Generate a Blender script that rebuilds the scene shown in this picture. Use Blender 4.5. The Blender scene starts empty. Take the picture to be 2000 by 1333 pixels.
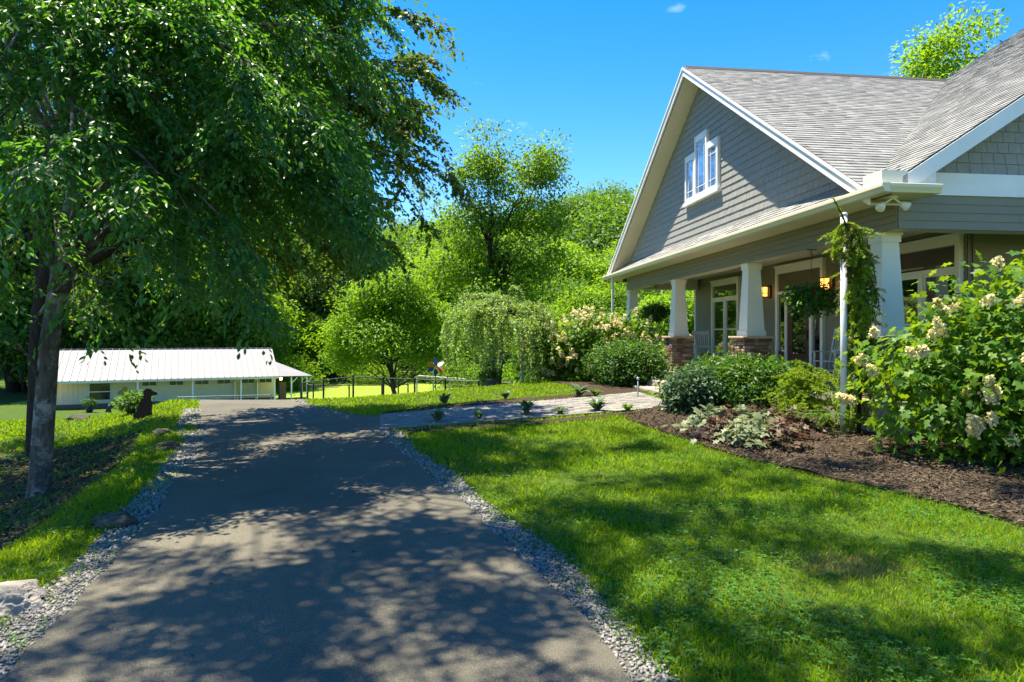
import bpy, bmesh, math, random
import numpy as np
from mathutils import Vector, Matrix, noise as mnoise
from mathutils.geometry import delaunay_2d_cdt

S = bpy.context.scene
C = S.collection
R = math.radians
random.seed(7)
rng = np.random.default_rng(11)
EYE = 1.6
F = 1333.0            # focal length in photo pixels (24 mm on full frame)
TH = math.atan2(170, 1333)

# ------------------------------------------------------------------ camera, sky, sun, exposure
cam_d = bpy.data.cameras.new('camera')
cam = bpy.data.objects.new('camera', cam_d); C.objects.link(cam)
cam.location = (0, 0, EYE); cam.rotation_euler = (R(90), 0, 0)
cam_d.sensor_width = 36; cam_d.lens = 24; cam_d.shift_y = -0.00475
cam_d.clip_start = 0.05; cam_d.clip_end = 2000
S.camera = cam
SUN_TRAVEL = Vector((0.54, -0.284, -1.8)).normalized()
SUN_EL = math.asin(-SUN_TRAVEL.z)
SUN_AZ = math.atan2(-SUN_TRAVEL.x, -SUN_TRAVEL.y)
W = bpy.data.worlds.new('World'); S.world = W; W.use_nodes = True
nt = W.node_tree; nt.nodes.clear()
wo = nt.nodes.new('ShaderNodeOutputWorld'); bg = nt.nodes.new('ShaderNodeBackground')
sky = nt.nodes.new('ShaderNodeTexSky'); sky.sky_type = 'NISHITA'; sky.sun_disc = False
sky.sun_elevation = SUN_EL; sky.sun_rotation = SUN_AZ; sky.ozone_density = 2.2; sky.air_density = 1.0; sky.dust_density = 0.15
hs = nt.nodes.new('ShaderNodeHueSaturation'); hs.inputs['Saturation'].default_value = 1.46; hs.inputs['Hue'].default_value = .508; hs.inputs['Value'].default_value = 1.0
nt.links.new(sky.outputs[0], hs.inputs['Color'])
# a few faint wisps of cloud
tc = nt.nodes.new('ShaderNodeTexCoord'); mp = nt.nodes.new('ShaderNodeMapping'); mp.inputs['Scale'].default_value = (5, 5, 13)
mp.inputs['Rotation'].default_value = (0.0, 0.5, 0.2)
nz = nt.nodes.new('ShaderNodeTexNoise'); nz.inputs['Scale'].default_value = 1.3; nz.inputs['Detail'].default_value = 7; nz.inputs['Roughness'].default_value = .6
rp = nt.nodes.new('ShaderNodeValToRGB'); rp.color_ramp.elements[0].position = .66; rp.color_ramp.elements[1].position = .86
rp.color_ramp.elements[1].color = (.55, .55, .55, 1)
mx = nt.nodes.new('ShaderNodeMix'); mx.data_type = 'RGBA'; mx.inputs[7].default_value = (5.5, 6.2, 7.5, 1)
nt.links.new(tc.outputs['Generated'], mp.inputs[0]); nt.links.new(mp.outputs[0], nz.inputs['Vector'])
nt.links.new(nz.outputs[0], rp.inputs[0]); nt.links.new(rp.outputs[0], mx.inputs[0]); nt.links.new(hs.outputs[0], mx.inputs[6])
nt.links.new(mx.outputs[2], bg.inputs[0]); nt.links.new(bg.outputs[0], wo.inputs[0])
bg.inputs[1].default_value = 0.10
sun_d = bpy.data.lights.new('sun', 'SUN'); sun_d.energy = 5.0; sun_d.angle = R(0.53); sun_d.color = (1.0, .905, .72)
sun = bpy.data.objects.new('sun', sun_d); C.objects.link(sun)
sun.rotation_euler = SUN_TRAVEL.to_track_quat('-Z', 'Y').to_euler(); sun.location = (-10, 5, 40)
S.view_settings.view_transform = 'Standard'; S.view_settings.look = 'None'
S.view_settings.exposure = 1.65; S.view_settings.gamma = 1; S.view_settings.use_curve_mapping = False
S.cycles.max_bounces = 7; S.cycles.diffuse_bounces = 4; S.cycles.glossy_bounces = 3; S.cycles.transmission_bounces = 5
S.cycles.transparent_max_bounces = 6

# ------------------------------------------------------------------ materials
def mat(name, rough=.8, spec=.3):
    m = bpy.data.materials.new(name); m.use_nodes = True
    b = m.node_tree.nodes['Principled BSDF']
    b.inputs['Roughness'].default_value = rough; b.inputs['Specular IOR Level'].default_value = spec
    return m, m.node_tree, b
def N(t, kind, **kw):
    n = t.nodes.new(kind)
    for k, v in kw.items():
        try: n.inputs[k].default_value = v
        except Exception: setattr(n, k, v)
    return n
def ramp(t, src, stops):
    r = t.nodes.new('ShaderNodeValToRGB'); e = r.color_ramp.elements
    while len(e) < len(stops): e.new(.5)
    for i, (p, c) in enumerate(stops):
        e[i].position = p; e[i].color = (c[0], c[1], c[2], 1)
    t.links.new(src, r.inputs[0]); return r.outputs[0]
def mixc(t, f, a, b, mode='MIX'):
    m = t.nodes.new('ShaderNodeMix'); m.data_type = 'RGBA'; m.blend_type = mode
    for s, v in ((0, f), (6, a), (7, b)):
        if isinstance(v, (int, float)): m.inputs[s].default_value = v
        elif isinstance(v, tuple): m.inputs[s].default_value = (v[0], v[1], v[2], 1)
        else: t.links.new(v, m.inputs[s])
    return m.outputs[2]
def noise(t, scale, detail=4, rough=.55, vec=None):
    n = N(t, 'ShaderNodeTexNoise', Scale=scale, Detail=detail, Roughness=rough)
    if vec is None:
        c = t.nodes.new('ShaderNodeTexCoord'); vec = c.outputs['Object']
    t.links.new(vec, n.inputs['Vector']); return n.outputs[0]
def bump(t, b, src, strength=.4, dist=.01):
    n = N(t, 'ShaderNodeBump', Strength=strength, Distance=dist)
    t.links.new(src, n.inputs['Height']); t.links.new(n.outputs[0], b.inputs['Normal'])
def island(t): return t.nodes.new('ShaderNodeNewGeometry').outputs['Random Per Island']
def simple(name, a, b2=None, scale=8, rough=.7, spec=.3, bs=.15, bd=.004, isl=False, metal=0):
    m, t, b = mat(name, rough, spec); b.inputs['Metallic'].default_value = metal
    b2 = b2 or tuple(x * .8 for x in a)
    col = ramp(t, noise(t, scale), [(.3, b2), (.7, a)])
    if isl:
        k = ramp(t, island(t), [(0, (.72, .72, .72)), (1, (1.22, 1.22, 1.22))])
        col = mixc(t, 1.0, col, k, 'MULTIPLY')
    t.links.new(col, b.inputs['Base Color'])
    if bs: bump(t, b, noise(t, scale * 6), bs, bd)
    return m
def leaf_mat(name, c0, c1, tr, trans=.45, rough=.5, spec=.25):
    """foliage: every leaf takes its own tint between c0 and c1 and lets tinted light through"""
    m, t, b = mat(name, rough, spec)
    i = island(t)
    col = ramp(t, i, [(0, c0), (.55, tuple((p + q) / 2 for p, q in zip(c0, c1))), (1, c1)])
    t.links.new(col, b.inputs['Base Color'])
    tl = t.nodes.new('ShaderNodeBsdfTranslucent')
    k = ramp(t, i, [(0, tuple(x * .75 for x in tr)), (1, tr)])
    t.links.new(k, tl.inputs['Color'])
    ms = t.nodes.new('ShaderNodeMixShader'); ms.inputs[0].default_value = trans
    t.links.new(b.outputs[0], ms.inputs[1]); t.links.new(tl.outputs[0], ms.inputs[2])
    t.links.new(ms.outputs[0], t.nodes['Material Output'].inputs[0])
    return m
M = {}
def mk_asphalt():
    m, t, b = mat('asphalt', .85, .35)
    f = ramp(t, noise(t, 170, 3, .7), [(.30, (.043, .040, .029)), (.52, (.098, .090, .066)), (.70, (.235, .215, .158))])
    g = ramp(t, noise(t, .7, 5, .6), [(.3, (.68, .68, .69)), (.7, (1.2, 1.17, 1.13))])
    t.links.new(mixc(t, 1.0, f, g, 'MULTIPLY'), b.inputs['Base Color'])
    bump(t, b, noise(t, 120, 3, .7), .55, .012); return m
M['asphalt'] = mk_asphalt()
def mk_ground(name, stops, scale, stops2, bs=.6, bd=.03):
    m, t, b = mat(name, .95, .1)
    a = ramp(t, noise(t, scale, 6, .65), stops)
    c = ramp(t, noise(t, scale * .12, 4, .6), stops2)
    t.links.new(mixc(t, 1.0, a, c, 'MULTIPLY'), b.inputs['Base Color'])
    bump(t, b, noise(t, scale * 1.5, 5, .7), bs, bd); return m
M['lawn'] = mk_ground('lawn_soil', [(.3, (.022, .035, .008)), (.55, (.05, .095, .012)), (.8, (.085, .13, .02))], 9, [(.3, (.8, .85, .8)), (.7, (1.2, 1.1, 1))])
M['field'] = mk_ground('field_grass', [(.3, (.17, .25, .025)), (.7, (.25, .33, .045))], 2, [(.3, (.9, .95, .9)), (.7, (1.1, 1.05, 1))], .3, .02)
M['litter'] = mk_ground('leaf_litter', [(.3, (.018, .013, .008)), (.5, (.045, .034, .018)), (.62, (.04, .06, .012)), (.8, (.09, .07, .03))], 7, [(.3, (.7, .75, .7)), (.7, (1.3, 1.2, 1))], .9, .05)
M['mulch'] = mk_ground('mulch', [(.25, (.015, .011, .007)), (.5, (.045, .033, .022)), (.75, (.12, .09, .058))], 26, [(.3, (.8, .8, .8)), (.7, (1.2, 1.15, 1.1))], 1.0, .03)
M['chips'] = simple('bark_chip', (.13, .10, .068), (.04, .03, .02), 14, .9, .1, .3, .004, True)
M['gravel'] = simple('gravel_stone', (.29, .275, .245), (.13, .125, .112), 22, .8, .3, .3, .003, True)
M['gravel_bed'] = mk_ground('gravel_bed', [(.3, (.07, .065, .055)), (.7, (.25, .24, .215))], 60, [(.3, (.8, .8, .8)), (.7, (1.1, 1.1, 1.1))], 1, .02)
M['rock'] = simple('field_rock', (.30, .27, .23), (.15, .14, .125), 5, .9, .2, .8, .03)
M['dark_rock'] = simple('mossy_rock', (.10, .095, .075), (.045, .05, .03), 6, .95, .1, .8, .03)
M['white_rock'] = simple('pale_flagstone', (.62, .60, .55), (.45, .43, .40), 6, .8, .2, .5, .01)
def mk_paver():
    m, t, b = mat('concrete_paver', .85, .25)
    i = ramp(t, island(t), [(0, (.145, .138, .128)), (.5, (.20, .188, .17)), (1, (.255, .232, .20))])
    n = ramp(t, noise(t, 30, 5, .7), [(.3, (.78, .78, .78)), (.7, (1.15, 1.15, 1.15))])
    t.links.new(mixc(t, 1.0, i, n, 'MULTIPLY'), b.inputs['Base Color']); bump(t, b, noise(t, 90), .4, .004); return m
M['paver'] = mk_paver()
M['step_stone'] = simple('sandstone_slab', (.42, .37, .28), (.27, .23, .17), 4, .85, .2, .7, .02)
def mk_stone():
    m, t, b = mat('ledge_stone', .88, .2)
    i = ramp(t, island(t), [(0, (.10, .065, .042)), (.25, (.20, .12, .075)), (.5, (.27, .18, .115)), (.75, (.22, .17, .13)), (1, (.36, .28, .20))])
    n = ramp(t, noise(t, 11, 6, .7), [(.25, (.65, .62, .6)), (.75, (1.25, 1.22, 1.18))])
    t.links.new(mixc(t, 1.0, i, n, 'MULTIPLY'), b.inputs['Base Color']); bump(t, b, noise(t, 25, 6, .7), .8, .02); return m
M['stone'] = mk_stone()
M['mortar'] = simple('mortar', (.10, .085, .07), rough=.95)
M['cap'] = simple('cap_stone', (.50, .37, .22), (.33, .24, .15), 6, .8, .2, .5, .008)
M['siding'] = simple('lap_siding_vinyl', (.215, .20, .135), (.195, .18, .12), 2.5, .55, .35, .08, .002)
M['shake'] = simple('shake_siding', (.285, .283, .255), (.235, .235, .215), 9, .7, .25, .35, .004, False)
def mk_shingle():
    m, t, b = mat('asphalt_shingle', .92, .15)
    i = ramp(t, island(t), [(0, (.175, .178, .172)), (.5, (.225, .227, .218)), (1, (.275, .275, .264))])
    n = ramp(t, noise(t, 140, 3, .8), [(.3, (.7, .7, .7)), (.7, (1.25, 1.25, 1.25))])
    t.links.new(mixc(t, 1.0, i, n, 'MULTIPLY'), b.inputs['Base Color']); bump(t, b, noise(t, 200), .5, .004); return m
M['shingle'] = mk_shingle()
M['ridge'] = simple('ridge_shingle', (.05, .048, .046), rough=.9)
M['trim'] = simple('cream_trim', (.76, .73, .60), (.70, .67, .55), 1.5, .5, .4, .05, .002)
M['gutter'] = simple('bounce_tinted_cream_gutter', (.68, .62, .42), (.63, .57, .385), 1.5, .45, .4, .05, .002)  # cream deepened to hold the lawn's yellow bounce light
M['soffit'] = simple('vinyl_soffit', (.60, .56, .42), (.55, .51, .385), 1.5, .6, .3, .03, .002)  # bounce light from the lawn is mixed into this cream too
M['ceiling'] = simple('porch_ceiling_paint', (.62, .57, .42), (.56, .51, .38), 1.5, .6, .3, .03, .002)  # creamier base, with yellow lawn bounce painted in
M['white'] = simple('white_paint', (.78, .78, .76), (.70, .70, .68), 3, .45, .4, .05, .002)
M['chairpaint'] = simple('weathered_white_paint', (.66, .66, .58), (.55, .55, .48), 8, .55, .3, .1, .002)
M['pipe'] = simple('white_pipe', (.74, .75, .78), (.62, .63, .64), 4, .4, .4, .08, .002)
M['concrete'] = simple('porch_concrete', (.33, .31, .28), (.25, .235, .21), 3, .9, .2, .3, .004)
M['wood'] = simple('mahogany', (.10, .035, .018), (.06, .02, .01), 12, .4, .5, .1, .002)
M['blind'] = simple('woven_blind', (.20, .18, .10), (.12, .11, .06), 40, .8, .2, .5, .004)
M['iron'] = simple('black_iron', (.018, .017, .016), rough=.5, spec=.5)
M['bronze'] = simple('bronze_metal', (.035, .024, .018), rough=.45, spec=.5)
M['red'] = simple('red_paint', (.30, .03, .025), rough=.5)
def glass(name, col, rough, mixg):
    m, t, b = mat(name, rough, .5); b.inputs['Base Color'].default_value = (*col, 1)
    g = t.nodes.new('ShaderNodeBsdfGlossy'); g.inputs['Roughness'].default_value = rough; g.inputs['Color'].default_value = (.9, .93, 1, 1)
    ms = t.nodes.new('ShaderNodeMixShader'); ms.inputs[0].default_value = mixg
    t.links.new(b.outputs[0], ms.inputs[1]); t.links.new(g.outputs[0], ms.inputs[2]); t.links.new(ms.outputs[0], t.nodes['Material Output'].inputs[0])
    return m
M['glass'] = glass('window_glass', (.012, .014, .012), .03, .3)
M['darkpane'] = glass('shaded_window_glass', (.02, .025, .02), .08, .04)
M['skyglass'] = glass('painted_sky_attic_glass', (.07, .16, .40), .04, .4)  # blue of the reflected sky is painted into the base colour
def emit(name, col, s, base=None):
    m, t, b = mat(name, .5, .3); b.inputs['Base Color'].default_value = (*(base or col), 1)
    b.inputs['Emission Color'].default_value = (*col, 1); b.inputs['Emission Strength'].default_value = s
    return m
M['lamp'] = emit('amber_lamp_glass', (1.0, .42, .08), .95)
M['bulb'] = emit('lit_bulb', (1.0, .62, .22), 6)
def mk_ribbed(name, a, sc, k=.35):
    m, t, b = mat(name, .6, .3)
    n = ramp(t, noise(t, .6, 4), [(.3, tuple(x * .93 for x in a)), (.7, a)])
    t.links.new(n, b.inputs['Base Color']); return m
M['metalroof'] = mk_ribbed('white_metal_roof', (.21, .21, .215), 1)
M['barnwall'] = mk_ribbed('white_metal_wall', (.74, .69, .47), 1)
M['barnbase'] = simple('block_foundation', (.16, .13, .09), rough=.9)
M['galv'] = simple('galvanised_steel', (.42, .45, .48), (.30, .32, .34), 12, .4, .5, .1, .002, False, .6)
M['fence'] = simple('black_fence_steel', (.02, .02, .02), rough=.5)
M['wire'] = simple('grey_fence_wire', (.11, .11, .105), rough=.5)
M['greyrail'] = simple('grey_rail_steel', (.40, .41, .40), rough=.5)
M['rust'] = simple('rusted_steel', (.05, .024, .013), (.03, .014, .008), 18, .8, .3, .3, .003)
M['blackpot'] = simple('dark_glazed_pot', (.02, .022, .026), rough=.35, spec=.5)
M['terracotta'] = simple('terracotta', (.26, .10, .05), rough=.8)
M['orange'] = simple('orange_paint', (.55, .16, .02), rough=.5)
M['blue'] = simple('blue_paint', (.02, .05, .32), rough=.4)
M['tan'] = simple('tan_paint', (.50, .28, .09), rough=.6)
M['plank'] = simple('pale_plank', (.55, .50, .40), rough=.8)
M['plate'] = simple('white_spinner_paint', (.75, .75, .75), rough=.4)
def mk_bark(name, a, b2, lich=None):
    m, t, b = mat(name, .95, .1)
    tc_ = t.nodes.new('ShaderNodeTexCoord'); mp_ = N(t, 'ShaderNodeMapping', Scale=(1, 1, .22)); t.links.new(tc_.outputs['Object'], mp_.inputs[0])
    n = noise(t, 22, 6, .7, mp_.outputs[0]); c = ramp(t, n, [(.3, b2), (.65, a)])
    if lich:
        l = ramp(t, noise(t, 5, 5, .7), [(.5, (0, 0, 0)), (.62, (1, 1, 1))]); c = mixc(t, l, c, lich)
    t.links.new(c, b.inputs['Base Color']); bump(t, b, n, 1.0, .03); return m
M['bark'] = mk_bark('grey_bark', (.13, .12, .10), (.04, .036, .03), (.26, .27, .235))
M['darkbark'] = mk_bark('dark_bark', (.055, .045, .035), (.02, .016, .012))
# foliage
M['lf_main'] = leaf_mat('maple_leaf', (.022, .095, .026), (.070, .185, .040), (.16, .40, .02), .48, .40, .45)
M['lf_oak'] = leaf_mat('oak_leaf', (.024, .060, .012), (.080, .120, .020), (.18, .28, .012), .42, .5, .25)
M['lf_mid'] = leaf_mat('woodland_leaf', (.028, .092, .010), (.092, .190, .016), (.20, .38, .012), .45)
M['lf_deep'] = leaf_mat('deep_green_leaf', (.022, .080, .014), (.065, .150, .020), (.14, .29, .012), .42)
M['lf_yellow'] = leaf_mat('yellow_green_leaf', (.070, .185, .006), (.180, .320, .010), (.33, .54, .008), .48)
M['lf_airy'] = leaf_mat('locust_leaf', (.055, .145, .010), (.150, .255, .014), (.28, .47, .010), .48)
M['lf_cherry'] = leaf_mat('weeping_cherry_leaf', (.13, .255, .035), (.34, .48, .13), (.38, .54, .05), .42, .45, .4)
M['lf_shrub'] = leaf_mat('azalea_leaf', (.016, .065, .010), (.060, .145, .014), (.14, .29, .010), .32, .48, .28)
M['lf_blue'] = leaf_mat('blue_green_leaf', (.020, .062, .030), (.070, .130, .060), (.10, .20, .04), .3, .5, .3)
M['lf_hyd'] = leaf_mat('hydrangea_leaf', (.030, .110, .010), (.115, .225, .014), (.28, .44, .010), .42, .5, .28)
M['lf_needle'] = leaf_mat('spruce_needle', (.115, .215, .012), (.30, .42, .022), (.36, .50, .015), .35)
M['lf_darkneedle'] = leaf_mat('old_spruce_needle', (.05, .07, .018), (.14, .16, .035), (.16, .17, .03), .25)
M['lf_fern'] = leaf_mat('fern_leaf', (.055, .135, .020), (.130, .230, .040), (.26, .38, .03), .4)
M['lf_hosta'] = leaf_mat('hosta_leaf', (.050, .110, .045), (.150, .220, .110), (.20, .30, .06), .3, .35, .4)
M['lf_heuchera'] = leaf_mat('coral_bells_leaf', (.045, .022, .016), (.15, .10, .06), (.16, .08, .04), .3, .5, .3)
M['lf_silver'] = leaf_mat('silvery_coral_bells_leaf', (.10, .14, .06), (.27, .30, .16), (.22, .28, .09), .3, .5, .3)
M['petal'] = leaf_mat('cream_petal', (.55, .48, .20), (.88, .80, .48), (.75, .66, .28), .35)
M['redpetal'] = leaf_mat('red_petal', (.45, .01, .012), (.65, .02, .03), (.5, .02, .02), .3)
M['grass'] = leaf_mat('grass_blade', (.056, .150, .005), (.195, .295, .008), (.39, .57, .006), .45, .55, .15)
M['drygrass'] = leaf_mat('dry_grass_blade', (.20, .17, .05), (.34, .26, .09), (.34, .25, .07), .35)
M['clover'] = leaf_mat('clover_leaf', (.026, .105, .012), (.085, .205, .018), (.18, .38, .012), .4, .5, .25)

# ------------------------------------------------------------------ object helpers
def tag(o, label=None, cat=None, group=None, kind=None):
    if label: o['label'] = label
    if cat: o['category'] = cat
    if group: o['group'] = group
    if kind: o['kind'] = kind
    return o
def thing(name, label, cat, loc=(0, 0, 0), rz=0, group=None):
    o = bpy.data.objects.new(name, None); C.objects.link(o); o.empty_display_size = .2
    o.location = loc; o.rotation_euler = (0, 0, rz); return tag(o, label, cat, group)
def copy_tree(o, loc, rz=0, label=None, scale=None):
    """copy a thing with its parts and sub-parts"""
    def cp(a, parent):
        c = a.copy(); C.objects.link(c)
        if parent is not None: c.parent = parent
        for ch in [x for x in bpy.data.objects if x.parent == a]: cp(ch, c)
        return c
    kids = list(o.children)
    r = o.copy(); C.objects.link(r)
    for k in kids: cp(k, r)
    r.location = loc; r.rotation_euler = (0, 0, rz)
    if scale: r.scale = scale if isinstance(scale, tuple) else (scale,) * 3
    if label: r['label'] = label
    return r
class MB:
    def __init__(s): s.v = []; s.f = []
    def add(s, vs, fs):
        o = len(s.v); s.v += [tuple(p) for p in vs]; s.f += [tuple(i + o for i in f) for f in fs]; return s
    def box(s, x0, x1, y0, y1, z0, z1):
        v = [(x, y, z) for z in (z0, z1) for y in (y0, y1) for x in (x0, x1)]
        return s.add(v, [(0, 2, 3, 1), (4, 5, 7, 6), (0, 1, 5, 4), (2, 6, 7, 3), (0, 4, 6, 2), (1, 3, 7, 5)])
    def frustum(s, cx, cy, z0, z1, a, b):
        v = [(cx + i * h, cy + j * h, z) for z, h in ((z0, a), (z1, b)) for j in (-1, 1) for i in (-1, 1)]
        return s.add(v, [(0, 2, 3, 1), (4, 5, 7, 6), (0, 1, 5, 4), (2, 6, 7, 3), (0, 4, 6, 2), (1, 3, 7, 5)])
    def prism(s, poly, off):
        n = len(poly); off = Vector(off); a = [Vector(p) for p in poly]
        return s.add(a + [p + off for p in a], [tuple(range(n - 1, -1, -1)), tuple(range(n, 2 * n))] + [(i, (i + 1) % n, n + (i + 1) % n, n + i) for i in range(n)])
    def tube(s, pts, rad, n=6, cap=True):
        pts = [Vector(p) for p in pts]; k = len(pts)
        if isinstance(rad, (int, float)): rad = [rad] * k
        vs = []; up = None
        for i, p in enumerate(pts):
            d = (pts[min(i + 1, k - 1)] - pts[max(i - 1, 0)])
            d = d.normalized() if d.length > 1e-9 else Vector((0, 0, 1))
            if up is None: up = d.orthogonal().normalized()
            else:
                up = up - d * up.dot(d)
                up = up.normalized() if up.length > 1e-6 else d.orthogonal().normalized()
            w = d.cross(up)
            for j in range(n):
                a = 2 * math.pi * j / n; vs.append(p + (up * math.cos(a) + w * math.sin(a)) * rad[i])
        fs = [(i * n + j, i * n + (j + 1) % n, (i + 1) * n + (j + 1) % n, (i + 1) * n + j) for i in range(k - 1) for j in range(n)]
        if cap: fs += [tuple(range(n - 1, -1, -1)), tuple(range((k - 1) * n, k * n))]
        return s.add(vs, fs)
    def lathe(s, prof, c=(0, 0, 0), n=20):
        vs = [(c[0] + r * math.cos(2 * math.pi * j / n), c[1] + r * math.sin(2 * math.pi * j / n), c[2] + z) for r, z in prof for j in range(n)]
        k = len(prof)
        return s.add(vs, [(i * n + j, i * n + (j + 1) % n, (i + 1) * n + (j + 1) % n, (i + 1) * n + j) for i in range(k - 1) for j in range(n)] + [tuple(range(n - 1, -1, -1)), tuple(range((k - 1) * n, k * n))])
    def bar(s, a, b, w, h):
        a = Vector(a); b = Vector(b); d = (b - a).normalized(); up = Vector((0, 0, 1))
        if abs(d.z) > .95: up = Vector((0, 1, 0))
        x = d.cross(up).normalized() * w / 2; y = x.cross(d).normalized() * h / 2
        return s.add([a - x - y, a + x - y, a + x + y, a - x + y, b - x - y, b + x - y, b + x + y, b - x + y],
                     [(0, 3, 2, 1), (4, 5, 6, 7), (0, 1, 5, 4), (1, 2, 6, 5), (2, 3, 7, 6), (3, 0, 4, 7)])
    def build(s, name, m, parent=None, smooth=False, bevel=0):
        me = bpy.data.meshes.new(name); me.from_pydata(s.v, [], s.f); me.materials.append(M[m] if isinstance(m, str) else m)
        bm = bmesh.new(); bm.from_mesh(me); bmesh.ops.recalc_face_normals(bm, faces=bm.faces); bm.to_mesh(me); bm.free()
        if smooth: me.polygons.foreach_set('use_smooth', [True] * len(me.polygons))
        o = bpy.data.objects.new(name, me); C.objects.link(o)
        if parent is not None: o.parent = parent
        if bevel:
            b = o.modifiers.new('bevel', 'BEVEL'); b.width = bevel; b.segments = 2; b.limit_method = 'ANGLE'
        return o
def np_mesh(name, V, loops, totals, m, parent=None, smooth=False):
    me = bpy.data.meshes.new(name)
    me.vertices.add(len(V)); me.vertices.foreach_set('co', np.ascontiguousarray(V, np.float32).ravel())
    me.loops.add(len(loops)); me.loops.foreach_set('vertex_index', np.ascontiguousarray(loops, np.int32))
    st = np.concatenate([[0], np.cumsum(totals)[:-1]]).astype(np.int32)
    me.polygons.add(len(totals)); me.polygons.foreach_set('loop_start', st)
    if smooth: me.polygons.foreach_set('use_smooth', np.ones(len(totals), bool))
    me.update(calc_edges=True); me.materials.append(M[m])
    o = bpy.data.objects.new(name, me); C.objects.link(o)
    if parent is not None: o.parent = parent
    return o
def unit(a):
    return a / np.maximum(np.linalg.norm(a, axis=-1, keepdims=True), 1e-9)
def scatter(name, tv, tf, P, U, Nn, L, m, parent=None, wr=None, smooth=False):
    """many copies of one little shape in one mesh: P origin, U length axis, Nn normal, L size, wr width ratio"""
    P = np.asarray(P, float); U = unit(np.asarray(U, float)); Nn = np.asarray(Nn, float)
    Nn = unit(Nn - U * (Nn * U).sum(1, keepdims=True)); Wv = np.cross(Nn, U)
    tv = np.asarray(tv, float); k = len(tv); n = len(P); L = np.broadcast_to(np.asarray(L, float), (n,))
    wr = np.ones(n) if wr is None else np.broadcast_to(np.asarray(wr, float), (n,))
    V = P[:, None, :] + L[:, None, None] * (tv[None, :, 0, None] * U[:, None] + (tv[None, :, 1, None] * wr[:, None, None]) * Wv[:, None] + tv[None, :, 2, None] * Nn[:, None])
    fl = np.concatenate([np.array(f) for f in tf]); ft = np.array([len(f) for f in tf])
    loops = (fl[None, :] + (np.arange(n) * k)[:, None]).ravel(); totals = np.tile(ft, n)
    return np_mesh(name, V.reshape(-1, 3), loops, totals, m, parent, smooth)
LEAF = ([(0, 0, 0), (.45, -.27, .07), (1, 0, -.06), (.45, .27, .07)], [(0, 1, 2), (0, 2, 3)])
LEAF6 = ([(0, 0, 0), (.25, -.22, .05), (.62, -.24, .03), (1, 0, -.12), (.62, .24, .03), (.25, .22, .05)], [(0, 1, 2, 3), (0, 3, 4, 5)])
STAR = ([(0, 0, 0), (.22, -.30, .05), (.40, -.16, .02), (.60, -.44, .0), (.70, -.14, 0), (1, 0, -.1), (.70, .14, 0), (.60, .44, 0), (.40, .16, .02), (.22, .30, .05)],
        [(0, 1, 2), (0, 2, 8), (2, 3, 4), (2, 4, 6, 8), (4, 5, 6), (6, 7, 8), (0, 8, 9)])
NEEDLE = ([(0, 0, 0), (.5, -.1, 0), (1, 0, 0), (.5, .1, 0)], [(0, 1, 2, 3)])
BLADE = ([(0, -.05, 0), (0, .05, 0), (.55, .038, .06), (.55, -.038, .06), (1, 0, .26)], [(0, 1, 2, 3), (3, 2, 4)])
OCT = ([(1, 0, 0), (-1, 0, 0), (0, 1, 0), (0, -1, 0), (0, 0, .7), (0, 0, -.7)], [(0, 2, 4), (2, 1, 4), (1, 3, 4), (3, 0, 4), (2, 0, 5), (1, 2, 5), (3, 1, 5), (0, 3, 5)])
CHIP = ([(-1, -.3, 0), (1, -.25, .1), (.9, .3, .05), (-.9, .28, .12)], [(0, 1, 2, 3)])

# ------------------------------------------------------------------ terrain
def sst(a, b, x):
    t = np.clip((x - a) / (b - a), 0, 1); return t * t * (3 - 2 * t)
EDGE_Y = [-12, 3.27, 3.89, 4.93, 7.54, 9.15, 10.5, 14.9, 17.5, 22, 30, 60]
EDGE_X = [-1.9, -2.4, -2.54, -2.83, -3.7, -4.22, -4.77, -6.84, -7.9, -9.6, -13, -24]
def tz(x, y):
    x = np.asarray(x, float); y = np.asarray(y, float)
    z = .012 * np.clip(y, 0, 24) * sst(-5.5, 1.8, x)
    crest = 16.0 + 3.6 * sst(-6, 2.5, x); k = np.maximum(0, y - crest); sl = 4.05 / (42 - crest)
    dd = np.where(k < 3.2, sl * k * k / 6.4, sl * (k - 1.6)); z = z - 4.05 * np.tanh(dd / 4.05 * 1.15)
    ex = np.interp(y, EDGE_Y, EDGE_X) - .55
    d = np.maximum(0, ex - x)
    z = z - (.31 * np.minimum(d, 2.4) * sst(0, .8, d) + .05 * np.maximum(0, np.minimum(d, 16) - 2.4)) * (1 - sst(18, 38, y)) * (1 - .35 * sst(9, 15, y))
    hill = sst(86, 175, y) * 22 + sst(30, 75, np.abs(x + 10)) * 2 * sst(30, 80, y)
    return z + hill + .03 * np.sin(x * .9 + 1.3) * np.sin(y * .7) * sst(1, 3, d + np.maximum(0, y - 18))
def tzf(x, y): return float(tz(x, y))
def gnd(px, py):
    """the point of the ground seen at a place in the photograph"""
    u = (px - 1000) / F; v = (py - 657) / F
    Y = np.concatenate([np.linspace(1, 30, 1500), np.linspace(30, 160, 800)])
    g = EYE - v * Y - tz(u * Y, Y)
    i = np.where(g < 0)[0]
    if len(i) == 0: y = 1e3 * 0 + EYE / max(v, 1e-3)
    else:
        k = i[0]; y = Y[k] if k == 0 else Y[k - 1] + (Y[k] - Y[k - 1]) * g[k - 1] / (g[k - 1] - g[k])
    return np.array([u * y, y])
def gx(px, Y): return (px - 1000) / F * Y
xs = np.unique(np.concatenate([np.linspace(-170, -30, 36), np.linspace(-30, -9, 43), np.linspace(-9, 9, 91), np.linspace(9, 30, 30), np.linspace(30, 170, 30)]))
ys = np.unique(np.concatenate([np.linspace(-40, -6, 12), np.linspace(-6, 24, 151), np.linspace(24, 60, 60), np.linspace(60, 300, 60)]))
GX, GY = np.meshgrid(xs, ys); GZ = tz(GX, GY)
nx, ny = len(xs), len(ys)
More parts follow.
